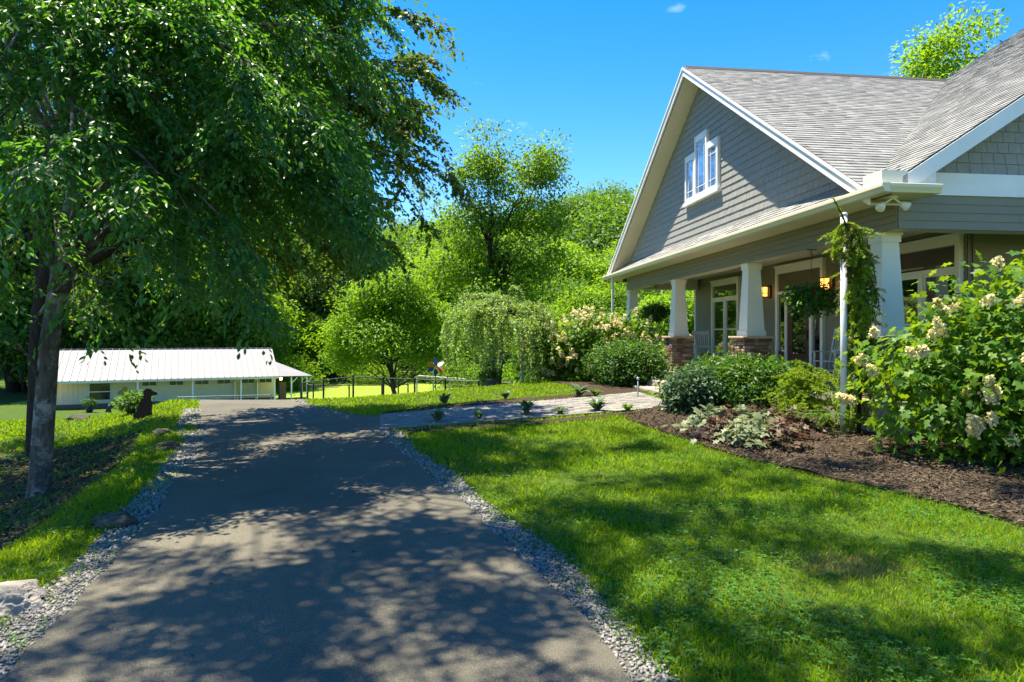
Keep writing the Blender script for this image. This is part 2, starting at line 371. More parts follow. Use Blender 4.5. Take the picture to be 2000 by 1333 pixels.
idx = np.arange(nx * ny).reshape(ny, nx)
q = np.stack([idx[:-1, :-1], idx[:-1, 1:], idx[1:, 1:], idx[1:, :-1]], -1).reshape(-1, 4)
ground = np_mesh('ground', np.stack([GX, GY, GZ], -1).reshape(-1, 3), q.ravel(), np.full(len(q), 4), 'lawn', None, True)
tag(ground, kind='structure')
def inpoly(P, poly):
    poly = np.asarray(poly); x, y = P[:, 0], P[:, 1]; r = np.zeros(len(P), bool); j = len(poly) - 1
    for i in range(len(poly)):
        xi, yi = poly[i]; xj, yj = poly[j]
        c = ((yi > y) != (yj > y)) & (x < (xj - xi) * (y - yi) / ((yj - yi) or 1e-12) + xi); r ^= c; j = i
    return r
def densify(poly, step, jit=0, seed=1):
    r = np.random.default_rng(seed); out = []
    for i in range(len(poly)):
        a = np.array(poly[i], float); b = np.array(poly[(i + 1) % len(poly)], float); n = max(1, int(np.linalg.norm(b - a) / step))
        for k in range(n): out.append(a + (b - a) * k / n + r.normal(0, jit, 2))
    return np.array(out)
def smooth_line(pts, n=6):
    """Catmull-Rom through points"""
    P = [np.array(p, float) for p in pts]; P = [2 * P[0] - P[1]] + P + [2 * P[-1] - P[-2]]; out = []
    for i in range(1, len(P) - 2):
        for k in range(n):
            t = k / n; a, b, c, d = P[i - 1:i + 3]
            out.append(.5 * (2 * b + (c - a) * t + (2 * a - 5 * b + 4 * c - d) * t * t + (3 * b - a - 3 * c + d) * t ** 3))
    out.append(P[-2]); return out
def sheet(name, poly, dz, m, step=.5, skirt=.06, bumpz=0):
    poly = [tuple(p) for p in poly]; n = len(poly); A = np.array(poly)
    lo, hi = A.min(0), A.max(0)
    g = np.stack(np.meshgrid(np.arange(lo[0], hi[0], step), np.arange(lo[1], hi[1], step)), -1).reshape(-1, 2) + rng.uniform(-.1, .1, (1, 2))
    g = g[inpoly(g, poly)]
    vs, es, fs, *_ = delaunay_2d_cdt([Vector(p) for p in poly] + [Vector(p) for p in g], [(i, (i + 1) % n) for i in range(n)], [], 1, 1e-5)
    v2 = np.array([tuple(v) for v in vs]); z = tz(v2[:, 0], v2[:, 1]) + dz
    if bumpz: z = z + bumpz * np.array([mnoise.noise(Vector((a * 2.1, b * 2.1, 3))) + .5 * mnoise.noise(Vector((a * 7, b * 7, 3))) for a, b in v2])
    b = MB(); b.v = [(p[0], p[1], zz) for p, zz in zip(v2, z)]; b.f = [tuple(f) for f in fs]
    k = len(b.v)
    for p in poly: b.v.append((p[0], p[1], tzf(*p) + dz)); b.v.append((p[0], p[1], tzf(*p) - skirt))
    for i in range(n):
        j = (i + 1) % n; b.f.append((k + 2 * i, k + 2 * j, k + 2 * j + 1, k + 2 * i + 1))
    return b.build(name, m, None, True)
# driveway
L_px = [(395, 783), (389, 800), (393, 830), (395, 860), (385, 890), (345, 940), (310, 1000), (235, 1090), (130, 1205), (20, 1315)]
R_px = [(1225, 1333), (1160, 1240), (1070, 1150), (975, 1060), (905, 985), (830, 930), (750, 855), (740, 842)]
left = [gnd(*p) for p in L_px]; right = [gnd(*p) for p in R_px]
left = smooth_line([(-14, 36), (-10.6, 25)] + left + [(-2.1, 1.5), (-2.0, -6)], 5)
right = smooth_line([(1.0, -6), (.85, 1.5)] + right, 5)
far_r = smooth_line([gnd(740, 815), gnd(660, 812), gnd(612, 800), gnd(572, 786), (-8.0, 24), (-11, 36)], 5)
drive = [tuple(p) for p in left] + [tuple(p) for p in right] + [tuple(p) for p in far_r]
drive = [tuple(p) for p in densify(drive, .22, .011, 4)]
tag(sheet('driveway', drive, .035, 'asphalt', .6), kind='structure')
# gravel verges (bed + loose stones)
def strip(line, w0, w1, side):
    L = [np.array(p) for p in line]; out = []
    for i, p in enumerate(L):
        d = L[min(i + 1, len(L) - 1)] - L[max(i - 1, 0)]; d /= np.linalg.norm(d); nrm = np.array([-d[1], d[0]]) * side
        w = (w0 if not callable(w0) else w0(p)) * (1 + .25 * math.sin(p[1] * 2.3) * math.sin(p[0] * 3 + p[1]))
        out.append((p - nrm * .04, p + nrm * w))
    return [a for a, b in out] + [b for a, b in out][::-1]
left_g = strip([p for p in left if p[1] < 19], lambda p: .28, 0, -1)
right_g = strip([p for p in right if -4 < p[1] < 11.2], lambda p: .25, 0, -1)
far_g = strip([p for p in far_r[4:] if p[1] < 20], .3, 0, -1)
def gravel(poly, dens, smin, smax):
    A = np.array(poly); lo, hi = A.min(0), A.max(0); n = int(dens * np.prod(hi - lo))
    P = rng.uniform(lo, hi, (n, 2)); P = P[inpoly(P, poly)]; P = P[P[:, 1] > 2.4]
    keep = rng.uniform(size=len(P)) < np.clip(4.5 / P[:, 1], .12, 1) ** 1.6; return P[keep]
gp = np.concatenate([gravel(left_g, 2600, 0, 0), gravel(right_g, 2600, 0, 0), gravel(far_g, 1200, 0, 0)])
gp = gp + rng.normal(0, .03, gp.shape)
for nm, po in (('gravel_verge', left_g), ('gravel_verge', right_g), ('gravel_verge', far_g)):
    tag(sheet(nm, densify(po, .3, .02, 3), .012, 'gravel_bed', .5), kind='structure')
gz = tz(gp[:, 0], gp[:, 1]) + .016
n = len(gp)
tag(scatter('gravel', *OCT, np.column_stack([gp, gz]), rng.normal(size=(n, 3)), rng.normal(size=(n, 3)) + [0, 0, .5], rng.uniform(.008, .021, n) * np.clip(gp[:, 1] / 5, .9, 2), 'gravel', None, rng.uniform(.6, 1, n)),
    'loose pale grey gravel along both edges of the driveway', 'gravel', None, 'stuff')
# paver walk
walk_px = [(741, 842), (900, 830), (1100, 815), (1330, 796), (1246, 768), (1100, 782), (900, 798), (741, 813)]
walk = [gnd(*p) for p in walk_px]
near_e = smooth_line(walk[:4], 8); far_e = smooth_line(walk[4:][::-1], 8)
tag(sheet('walkway', [tuple(p) for p in near_e] + [tuple(p) for p in far_e[::-1]], .02, 'mortar', .5), kind='structure')
pv = MB(); ne = len(near_e) - 1; rows = 15
def wpt(s, t):
    i = min(int(s * ne), ne - 1); f = s * ne - i
    a = near_e[i] * (1 - f) + near_e[i + 1] * f; b = far_e[i] * (1 - f) + far_e[i + 1] * f
    return a * (1 - t) + b * t
seglen = sum(np.linalg.norm(near_e[i + 1] - near_e[i]) for i in range(ne)); ncol = int(seglen / .24)
for r in range(rows):
    off = (r % 2) * .5
    for c in range(-1, ncol + 1):
        s0, s1 = (c + off) / ncol + .0006, (c + 1 + off) / ncol - .0006; t0, t1 = r / rows + .004, (r + 1) / rows - .004
        s0 = max(0, s0); s1 = min(1, s1)
        if s1 - s0 < .002: continue
        qd = [wpt(s0, t0), wpt(s1, t0), wpt(s1, t1), wpt(s0, t1)]; h = .034 + random.uniform(-.003, .003)
        top = [(p[0], p[1], tzf(*p) + h) for p in qd]; pv.prism(top, (0, 0, -.03))
tag(pv.build('paving', 'paver'), kind='structure')
# planting beds
bed_front_px = [(1215, 812), (1260, 835), (1330, 858), (1400, 882), (1500, 910), (1620, 936), (1760, 968), (1900, 1004), (2000, 1032), (2130, 1075)]
bf = smooth_line([gnd(*p) for p in bed_front_px], 5)
bed = [tuple(p) for p in bf] + [(9.5, 5.2), (10.5, 10.0), (6.0, 10.4), (4.55, 16.0), tuple(gnd(1300, 792)), tuple(gnd(1250, 806))]
tag(sheet('mulch_bed', densify(bed, .3, .02, 8), .03, 'mulch', .22, .06, .035), kind='structure')
bed2 = [tuple(gnd(*p)) for p in [(741, 812), (900, 797), (1100, 781), (1246, 767)]] + [(4.5, 17.0), (4.3, 25), (1.2, 24.5), (.9, 21.5)] + [tuple(gnd(*p)) for p in [(1120, 757), (1140, 765), (1110, 774), (900, 789), (760, 806)]]
tag(sheet('mulch_bed', densify(bed2, .3, .015, 9), .025, 'mulch', .3, .05, .02), kind='structure')
bed3 = [tuple(gnd(*p)) for p in [(745, 846), (900, 834), (1100, 819), (1240, 806), (1225, 813), (1100, 825), (900, 840), (760, 852)]]
tag(sheet('mulch_bed', densify(bed3, .3, .01, 9), .014, 'mulch', .3), kind='structure')
A = np.array(bed); P = rng.uniform(A.min(0), A.max(0), (110000, 2)); P = P[inpoly(P, bed)]
P = P[(P[:, 1] < 13)]; n = len(P)
tag(scatter('bark_chips', *CHIP, np.column_stack([P, tz(P[:, 0], P[:, 1]) + .038 + rng.uniform(-.006, .02, n)]), rng.normal(size=(n, 3)) * [1, 1, .25], rng.normal(size=(n, 3)) * [.45, .45, .3] + [0, 0, 1], rng.uniform(.008, .028, n), 'chips'),
    'shredded brown bark mulch chips over the planting bed', 'mulch', None, 'stuff')
# litter on the shaded bank and the sunlit field below
bank = [(x - .6 - .38 * (y < 9), y) for x, y in zip(EDGE_X[1:8], EDGE_Y[1:8])] + [(-9.0, 17), (-30, 17), (-30, 1.5), (-3.4, 1.0)]
bank_in = [(x - .95, y) for x, y in zip(EDGE_X[1:6], EDGE_Y[1:6])] + [(-6.6, 12.2), (-10, 13.0), (-30, 14.5), (-30, 1.5), (-4, 1.0)]
tag(sheet('leaf_litter_ground', densify(bank_in, .3, .05, 5), .01, 'litter', .4, .03, .03), kind='structure')
tag(sheet('field', densify([(-40, 54), (-13.5, 50), (14, 52), (18, 84), (-45, 84)], 2, .1, 6), .02, 'field', 2.5), kind='structure')

# ------------------------------------------------------------------ house (local x = away from the drive, local y = depth)
house = thing('house', 'grey shake and lap sided house with gabled roof and wraparound stone pier porch', 'house', (0, 0, 0), TH)
def hw(p, t, z=0):
    return Vector((p * math.cos(TH) - t * math.sin(TH), p * math.sin(TH) + t * math.cos(TH), z))
def clip(poly, a, b, c):
    """keep a*u+b*v<=c"""
    out = []
    for i in range(len(poly)):
        p, q2 = poly[i], poly[(i + 1) % len(poly)]; dp = a * p[0] + b * p[1] - c; dq = a * q2[0] + b * q2[1] - c
        if dp <= 0: out.append(p)
        if (dp < 0 < dq) or (dq < 0 < dp):
            s = dp / (dp - dq); out.append((p[0] + (q2[0] - p[0]) * s, p[1] + (q2[1] - p[1]) * s))
    return out
def panel(mb, O, U, V, Nn, poly, course, tab, thick, gap, seed=1, jit=.25, tj=.15):
    """overlapping courses (laps, shakes, shingles) on a convex outline"""
    r = random.Random(seed); O, U, V, Nn = (Vector(x) for x in (O, U, V, Nn))
    ar = sum(poly[i][0] * poly[(i + 1) % len(poly)][1] - poly[(i + 1) % len(poly)][0] * poly[i][1] for i in range(len(poly)))
    if ar < 0: poly = poly[::-1]
    us = [p[0] for p in poly]; vs = [p[1] for p in poly]; v0 = min(vs)
    E = []
    for i in range(len(poly)):
        p, q2 = poly[i], poly[(i + 1) % len(poly)]; a, b = q2[1] - p[1], -(q2[0] - p[0]); E.append((a, b, a * p[0] + b * p[1]))
    mb.add([O + U * a + V * b for a, b in poly], [tuple(range(len(poly)))])
    while v0 < max(vs) - 1e-4:
        v1 = v0 + course; u = min(us) - r.random() * tab
        while u < max(us):
            w = tab * (1 + r.uniform(-jit, jit)); pl = [(u + gap / 2, v0), (u + w - gap / 2, v0), (u + w - gap / 2, v1), (u + gap / 2, v1)]
            for e in E:
                pl = clip(pl, *e)
                if len(pl) < 3: break
            if len(pl) >= 3:
                tk = thick * (1 + r.uniform(-tj, tj)); k = len(pl)
                fr = [O + U * a + V * b + Nn * (.003 + tk * (1 - (b - v0) / course)) for a, b in pl]; bk = [O + U * a + V * b + Nn * .001 for a, b in pl]
                mb.add(fr + bk, [tuple(range(k))] + [(i, k + i, k + (i + 1) % k, (i + 1) % k) for i in range(k)])
            u += w
        v0 = v1
    return mb
SL = .64; cs = 1 / math.sqrt(1 + SL * SL); sn = SL * cs
ZF, ZB, ZS, ZG, ZC = .62, 3.21, 3.63, 3.75, 3.57
T0, T1 = 9.4, 23.1
AP_T, AP_Z = 16.54, 3.75 + SL * 7.2
# unseen core boxes, added behind the siding to block light
b = MB(); b.box(9.52, 21, 10.95, 23.0, -.2, 3.9)
b.box(7.05, 7.3, 9.45, 23.05, 3.64, 4.1)
b.prism([(7.02, AP_T - 6.3, 4.05), (7.02, AP_T + 6.3, 4.05), (7.02, AP_T, 8.05)], (.15, 0, 0))
b.prism([(7.3, 9.42, 3.64), (21, 9.42, 3.64), (21, 9.42, 12.2), (7.3, 9.42, 3.95)], (0, .15, 0))
b.build('light_block_core', 'siding', house)
b = MB()
panel(b, (9.5, 0, 0), (0, 1, 0), (0, 0, 1), (-1, 0, 0), [(10.95, ZF), (T1 - .09, ZF), (T1 - .09, ZC), (10.95, ZC)], .115, 3.6, .014, .002, 1)
panel(b, (0, 10.93, 0), (1, 0, 0), (0, 0, 1), (0, -1, 0), [(9.6, ZF), (20, ZF), (20, ZC), (9.6, ZC)], .115, 3.6, .014, .002, 2)
b.build('porch_wall', 'siding', house)
b = MB(); b.box(9.44, 9.56, T1 - .09, T1 + .02, ZF, ZC); b.build('corner_board', 'trim', house)
# beam with lap siding
b = MB()
panel(b, (7.0, 0, 0), (0, 1, 0), (0, 0, 1), (-1, 0, 0), [(T0, ZB), (T1, ZB), (T1, ZS), (T0, ZS)], .105, 3.6, .019, .002, 3)
panel(b, (0, T0, 0), (1, 0, 0), (0, 0, 1), (0, -1, 0), [(7.02, ZB), (20, ZB), (20, 3.72), (7.02, 3.72)], .1275, 3.6, .016, .002, 4)
b.box(7.0, 7.04, T0 + .01, T1, ZB + .005, ZS); b.box(7.04, 20, T0 + .002, T0 + .05, ZB + .005, ZS)
b.build('beam_siding', 'siding', house)
b = MB(); b.box(7.045, 7.36, T0 + .06, T1 - .003, ZB + .008, ZS + .003); b.box(7.37, 20, T0 + .06, T0 + .36, ZB + .008, ZS + .003); b.box(7.37, 9.43, T1 - .34, T1 - .003, ZB + .008, ZC)
b.build('beam', 'ceiling', house)
b = MB(); b.box(7.36, 9.5, T0 + .36, T1 - .34, ZC, ZC + .05); b.box(9.5, 20, T0 + .36, 10.95, ZC, ZC + .05); b.build('porch_ceiling', 'ceiling', house)
b = MB(); b.box(6.65, 9.5, 9.15, T1 + .1, -.3, ZF); b.box(9.5, 20, 9.15, 10.95, -.3, ZF - .002); b.build('porch_floor', 'concrete', house)
# soffits, gutters
b = MB(); b.box(6.46, 7.0, 8.93, 23.85, ZS, ZS + .03); b.box(7.0, 7.26, 8.93, T0, ZS, ZS + .03)
b.prism([(7.28, 8.97, ZS + .52), (21, 8.97, ZS + .52 + SL * 13.72), (21, 9.4, ZS + .52 + SL * 13.72), (7.28, 9.4, ZS + .52)], (0, 0, .03))
for sgn in (-1, 1):
    pts = [(6.52, AP_T, AP_Z - .21), (7.0, AP_T, AP_Z - .21), (7.0, AP_T + sgn * 7.2, AP_Z - .21 - SL * 7.2), (6.52, AP_T + sgn * 7.2, AP_Z - .21 - SL * 7.2)]
    b.prism(pts, (0, 0, .03))
b.build('soffit', 'soffit', house)
prof = [(0, 0), (-.085, 0), (-.10, .035), (-.125, .075), (-.125, .118), (-.118, .125), (0, .125)]
b = MB(); b.prism([(6.46 + a, 8.80, ZS - .005 + c) for a, c in prof], (0, 15.1, 0))
b.prism([(6.46, 8.92 + a, ZS - .004 + c) for a, c in prof], (.80, 0, 0)); b.build('gutter', 'gutter', house)
b = MB(); b.box(6.40, 6.80, 8.90, 9.32, ZG - .001, ZG + .20); b.build('eave_return', 'trim', house)
b = MB(); b.tube([(6.50, 23.2, ZS + .01), (6.50, 23.2, .25)], .045, 8); b.build('downspout', 'trim', house)
# gable shakes
zt = AP_Z - .20
b = MB(); panel(b, (6.99, 0, 0), (0, 1, 0), (0, 0, 1), (-1, 0, 0), [(AP_T - (zt - 4.09) / SL, 4.09), (AP_T + (zt - 4.09) / SL, 4.09), (AP_T, zt)], .168, .17, .018, .006, 5, .35, .12)
b.build('gable_shakes', 'shake', house)
b = MB(); panel(b, (0, T0 - .005, 0), (1, 0, 0), (0, 0, 1), (0, -1, 0), [(7.3, 4.06), (20, 4.06), (20, 3.62 + SL * 13.4), (7.3, 4.06 + .04)], .165, .2, .02, .008, 6, .15, .1)
b.build('gable_shakes', 'shake', house)
b = MB(); b.box(7.02, 20, T0 - .035, T0, 3.722, 4.058); b.build('frieze_board', 'white', house)
# roof
b = MB()
Vn = Vector((0, cs, sn)); Nr = Vector((0, -sn, cs))
panel(b, (0, 9.34, 3.78), (1, 0, 0), Vn, Nr, [(6.45, 0), (6.56, 0), (13.76, 7.2 / cs), (6.45, 7.2 / cs)], .142, .20, .012, .005, 8, .45, .3)
Vm = Vector((cs, 0, sn)); Nm = Vector((-sn, 0, cs))
vp = lambda p: (p - 6.55) / cs
panel(b, (6.55, 0, 3.78), (0, 1, 0), Vm, Nm, [(8.92, 0), (9.34, 0), (17, vp(14.21)), (17, vp(21)), (8.92, vp(21))], .142, .20, .012, .005, 9, .45, .3)
Vp = Vector((.82, 0, .57)).normalized(); Np = Vector((-Vp.z, 0, Vp.x))
panel(b, (6.44, 0, 3.755), (0, 1, 0), Vp, Np, [(9.3, 0), (23.85, 0), (23.85, .66), (9.3, .66)], .142, .30, .010, .006, 10, .3, .5)
b.build('roof_shingles', 'shingle', house)
b = MB()
b.prism([(6.46, 9.34, 3.77), (6.55, 9.34, 3.77), (13.75, AP_T, AP_Z + .02), (6.46, AP_T, AP_Z + .02)], (0, 0, -.16))
b.prism([(6.46, AP_T + .005, AP_Z + .02), (16, AP_T + .005, AP_Z + .02), (16, 23.85, 3.70), (6.46, 23.85, 3.70)], (0, 0, -.16))
b.prism([(6.57, 8.95, 3.77), (6.57, 9.34, 3.77), (14.2, 17, 3.77 + SL * 7.65), (21, 17, 3.77 + SL * 14.45), (21, 8.95, 3.77 + SL * 14.45)], (0, 0, -.16))
b.prism([(6.47, 9.32, 3.735), (7.0, 9.32, 4.09), (7.0, 9.32, 3.70)], (0, 14.5, 0))
b.build('roof_deck', 'ridge', house)
b = MB(); b.prism([(6.55, AP_T - .15, AP_Z + .045 - .09), (6.55, AP_T, AP_Z + .075), (6.55, AP_T + .15, AP_Z + .045 - .09)], (7.3, 0, 0))
b.prism([(14.0, 16.95, AP_Z + .06), (21, 16.95, AP_Z + .06 + SL * 7.0), (21, 17.1, AP_Z + .06 + SL * 7.0), (14.0, 17.1, AP_Z + .06)], (0, 0, .06))
b.build('ridge_cap', 'ridge', house)
b = MB()
for sgn in (-1, 1):
    for w, x0, x1, dz in ((.20, 6.455, 6.50, 0), (.055, 6.43, 6.452, .012)):
        pts = [(x0, AP_T, AP_Z + .01 + dz), (x0, AP_T + sgn * 7.25, AP_Z + .01 + dz - SL * 7.25), (x0, AP_T + sgn * 7.25, AP_Z + dz + .01 - w - SL * 7.25), (x0, AP_T, AP_Z + dz + .01 - w)]
        b.prism(pts, (x1 - x0, 0, 0))
pts = [(6.72, 8.90, 3.77 + SL * .15), (21, 8.90, 3.77 + SL * 14.43), (21, 8.90, 3.52 + SL * 14.43), (6.95, 8.90, 3.52 + SL * .38), (6.95, 8.90, 3.76), (6.72, 8.90, 3.76)]
b.prism(pts, (0, .045, 0))
b.prism([(6.80, 8.955, 3.755), (7.28, 8.955, 3.755), (7.28, 8.955, 4.10), (6.80, 8.955, 3.86)], (0, .40, 0))
b.build('rake_board', 'white', house)
# floodlight under the corner soffit
fl = MB(); fl.lathe([(.06, 0), (.06, .03), (.03, .035)], (6.72, 9.10, ZS - .036), 12); fo = fl.build('floodlight', 'trim', house)
for dx, dy in ((-.13, .05), (.13, -.02)):
    h = MB(); a = Vector((6.72, 9.10, ZS - .03)); e = a + Vector((dx, dy, -.09)); h.tube([a, e], .014, 6)
    dirv = Vector((dx * .9, -.10 + dy, -.12)).normalized(); h.tube([e - dirv * .03, e, e + dirv * .09, e + dirv * .10], [.025, .045, .07, .055], 12); h.build('lamp_head', 'trim', fo, True)
# columns and stone piers
def pier_stones(cx, cy, z0, z1, hw_, seed):
    r = random.Random(seed); m = MB(); z = z0
    while z < z1 - .01:
        h = min(r.uniform(.045, .105), z1 - z)
        if z1 - z - h < .035: h = z1 - z
        for ax, s in ((0, -1), (0, 1), (1, -1), (1, 1)):
            u = -hw_
            while u < hw_ - .01:
                w = min(r.uniform(.10, .32), hw_ - u)
                if hw_ - u - w < .06: w = hw_ - u
                o = r.uniform(-.006, .022); g = .005; a0, a1 = u + g, u + w - g; d0, d1 = s * (hw_ - .05), s * (hw_ + o)
                d0, d1 = min(d0, d1), max(d0, d1)
                if a0 <= -hw_ + .01: a0 -= max(o, 0) * .9
                if ax == 0: m.box(cx + d0, cx + d1, cy + a0, cy + a1, z + g, z + h - g)
                else: m.box(cx + a0, cx + a1, cy + d0, cy + d1, z + g, z + h - g)
                u += w
        z += h
    return m
for i, t in enumerate((9.72, 14.15, 18.55, 22.93)):
    cx, cy = 7.2, t + .23
    z0 = ZF if i != 2 else .35
    pm = pier_stones(cx, cy, z0 - .3, 1.55, .315, 20 + i); pr = pm.build('stone_pier', 'stone', house, False, .008)
    c = MB(); c.box(cx - .29, cx + .29, cy - .29, cy + .29, z0 - .3, 1.545); c.build('pier_core', 'mortar', pr)
    c = MB(); c.box(cx - .375, cx + .375, cy - .375, cy + .375, 1.551, 1.60); c.build('pier_cap', 'cap', pr, False, .012)
    s = MB(); s.frustum(cx, cy, 1.70, ZB - .13, .205, .142); col = s.build('porch_column', 'trim', house, False, .004)
    s = MB(); s.box(cx - .228, cx + .228, cy - .228, cy + .228, 1.602, 1.715); s.frustum(cx, cy, 1.715, 1.735, .222, .208); s.build('column_base', 'trim', col, False, .004)
    s = MB(); s.box(cx - .165, cx + .165, cy - .165, cy + .165, ZB - .145, ZB - .02); s.box(cx - .185, cx + .185, cy - .185, cy + .185, ZB - .035, ZB + .006); s.build('capital', 'trim', col, False, .004)
# windows on the porch wall (plane x = 9.5 facing -x)
def wall_window(t0, t1, zb, zt_, transom, units, name='window', m='glass'):
    fr = MB(); P0, P1 = 9.40, 9.50
    fr.box(P0, P1, t0 - .11, t0, zb - .10, zt_ + .16); fr.box(P0, P1, t1, t1 + .11, zb - .10, zt_ + .16)
    fr.box(P0 - .004, P1, t0, t1, zt_, zt_ + .16); fr.box(P0 - .03, P1, t0 - .13, t1 + .13, zt_ + .16, zt_ + .20)
    fr.box(P0 - .02, P1, t0 - .001, t1 + .001, zb - .10, zb)
    if transom: fr.box(P0 + .003, P1, t0, t1, transom - .05, transom + .05)
    for u in range(1, units):
        tm = t0 + (t1 - t0) * u / units; fr.box(P0 + .006, P1, tm - .06, tm + .06, zb, (transom or zt_) - (.05 if transom else 0))
    f = fr.build(name, 'trim', house, False, .003)
    g = MB()
    for u in range(units):
        a = t0 + (t1 - t0) * u / units; c2 = t0 + (t1 - t0) * (u + 1) / units; g.box(9.455, 9.482, a + .002, c2 - .002, zb, (transom or zt_))
    if transom: g.box(9.455, 9.482, t0, t1, transom + .002, zt_)
    g.build('glass', m, f)
    s = MB(); top = transom or zt_
    for u in range(units):
        a = t0 + (t1 - t0) * u / units + (.06 if u else 0); c2 = t0 + (t1 - t0) * (u + 1) / units - (.06 if u < units - 1 else 0)
        s.box(9.435, 9.46, a, a + .04, zb, top - .05); s.box(9.435, 9.46, c2 - .04, c2, zb, top - .05); s.box(9.433, 9.46, a + .04, c2 - .04, zb, zb + .05); s.box(9.433, 9.46, a + .04, c2 - .04, top - .09, top - .05)
        mid = zb + (top - zb) * .45; s.box(9.431, 9.46, a + .04, c2 - .04, mid - .02, mid + .02)
    s.build('sash', 'trim', f); return f
wall_window(19.75, 21.5, 1.02, 3.22, 2.80, 2)
wall_window(11.12, 12.85, 1.02, 3.24, 2.80, 2)
# front door unit
dt0, dt1 = 15.32, 17.32
fr = MB(); P0, P1 = 9.40, 9.50
fr.box(P0, P1, dt0 - .11, dt0, ZF, 3.44); fr.box(P0, P1, dt1, dt1 + .11, ZF, 3.44); fr.box(P0 - .004, P1, dt0, dt1, 3.26, 3.44); fr.box(P0 - .03, P1, dt0 - .14, dt1 + .14, 3.44, 3.48)
fr.box(P0 + .003, P1, dt0, dt1, 2.71, 2.79)
for tm in (dt0 + .42, dt1 - .42): fr.box(P0 + .005, P1, tm - .055, tm + .055, ZF, 2.71)
dr = fr.build('door', 'trim', house, False, .003)
d = MB(); d0, d1 = dt0 + .475, dt1 - .475
d.box(9.43, 9.48, d0, d0 + .2, ZF + .02, 2.71); d.box(9.43, 9.48, d1 - .2, d1, ZF + .02, 2.71); d.box(9.431, 9.48, d0 + .2, d1 - .2, 2.5, 2.71); d.box(9.431, 9.48, d0 + .2, d1 - .2, ZF + .02, 1.15)
for a, c2 in ((dt0, dt0 + .365), (dt1 - .365, dt1)): d.box(9.431, 9.48, a + .002, c2 - .002, ZF + .02, 1.2)
d.build('door_leaf', 'wood', dr, False, .004)
g = MB(); g.box(9.452, 9.47, d0 + .2, d1 - .2, 1.15, 2.5)
for a, c2 in ((dt0, dt0 + .365), (dt1 - .365, dt1)): g.box(9.452, 9.47, a + .002, c2 - .002, 1.2, 2.70)
g.build('glass', 'glass', dr)
g = MB()
for k in range(26): zz = 2.80 + k * .0175; g.box(9.445, 9.462, dt0 + .003, dt1 - .003, zz, zz + .013)
g.build('transom_blind', 'blind', dr)
g = MB(); g.box(9.40, 9.43, d0 + .06, d0 + .11, 1.5, 1.75); g.tube([(9.39, d0 + .085, 1.55), (9.36, d0 + .085, 1.6), (9.36, d0 + .085, 1.68), (9.39, d0 + .085, 1.72)], .01, 6); g.build('handle', 'bronze', dr)
# attic window, three lights
fr = MB(); PA = 6.90
def light(a, c2, z0, z1):
    fr.box(PA, 6.985, a, a + .075, z0, z1); fr.box(PA, 6.985, c2 - .075, c2, z0, z1); fr.box(PA + .003, 6.985, a + .075, c2 - .075, z1 - .16, z1); fr.box(PA + .003, 6.985, a + .075, c2 - .075, z0, z0 + .10)
lights = [(15.49, 16.13, 5.14, 6.37), (16.14, 16.90, 5.14, 6.73), (16.91, 17.55, 5.14, 6.37)]
for L in lights: light(*L)
fr.box(PA - .03, 6.985, 15.42, 17.62, 5.05, 5.138)
aw = fr.build('attic_window', 'white', house, False, .003)
g = MB(); mu = MB()
for a, c2, z0, z1 in lights:
    g.box(6.935, 6.96, a + .07, c2 - .07, z0 + .09, z1 - .15); w = c2 - a - .15
    for q2 in (.22, .78): tm = a + .075 + w * q2; mu.box(6.928, 6.94, tm - .009, tm + .009, z0 + .10, z1 - .16)
    for zz in (z0 + .27, z1 - .33): mu.box(6.9265, 6.94, a + .075, c2 - .075, zz - .009, zz + .009)
g.build('glass', 'skyglass', aw); mu.build('grille', 'white', aw)
# steps
def slab(name, p0, p1, t0, t1, z0, z1, seed):
    r = random.Random(seed); n = 14; out = [(p0 + r.uniform(-.03, .03), t0 + (t1 - t0) * i / n) for i in range(n + 1)] + [(p1, t1 - (t1 - t0) * i / n) for i in range(n + 1)]
    m = MB(); m.prism([(a, c2, z1) for a, c2 in out], (0, 0, z0 - z1)); return m.build(name, 'step_stone', house, False, .02)
slab('step', 5.48, 6.2, 14.75, 17.6, -.1, .30, 1); slab('step', 5.92, 6.66, 14.9, 17.9, -.1, .455, 2)
# wall lanterns beside the door
def lantern(t, label):
    o = thing('wall_lantern', label, 'wall lamp', hw(9.4, t, 2.83), TH, 'lanterns beside the front door')
    m = MB(); m.box(.03, .085, -.085, .085, -.17, .17); m.build('back_plate', 'bronze', o)
    m = MB(); m.box(-.19, -.01, -.10, .10, .125, .15); m.box(-.17, -.03, -.08, .08, -.15, -.135)
    for x in (-.172, -.032):
        for y in (-.082, .082): m.box(x - .007, x + .007, y - .007, y + .007, -.14, .13)
    for z in (-.045,):
        m.box(-.18, -.174, -.088, .088, z - .008, z + .008); m.box(-.18, -.025, -.092, -.086, z - .008, z + .008); m.box(-.18, -.025, .086, .092, z - .008, z + .008)
    m.bar((.05, 0, .137), (-.05, 0, .137), .05, .02); m.build('cage', 'bronze', o)
    m = MB(); m.box(-.166, -.04, -.076, .076, -.132, .122); m.build('shade', 'lamp', o)
lantern(17.85, 'square amber wall lantern between the far window and the door'); lantern(14.95, 'square amber wall lantern beside the spruce, right of the door')

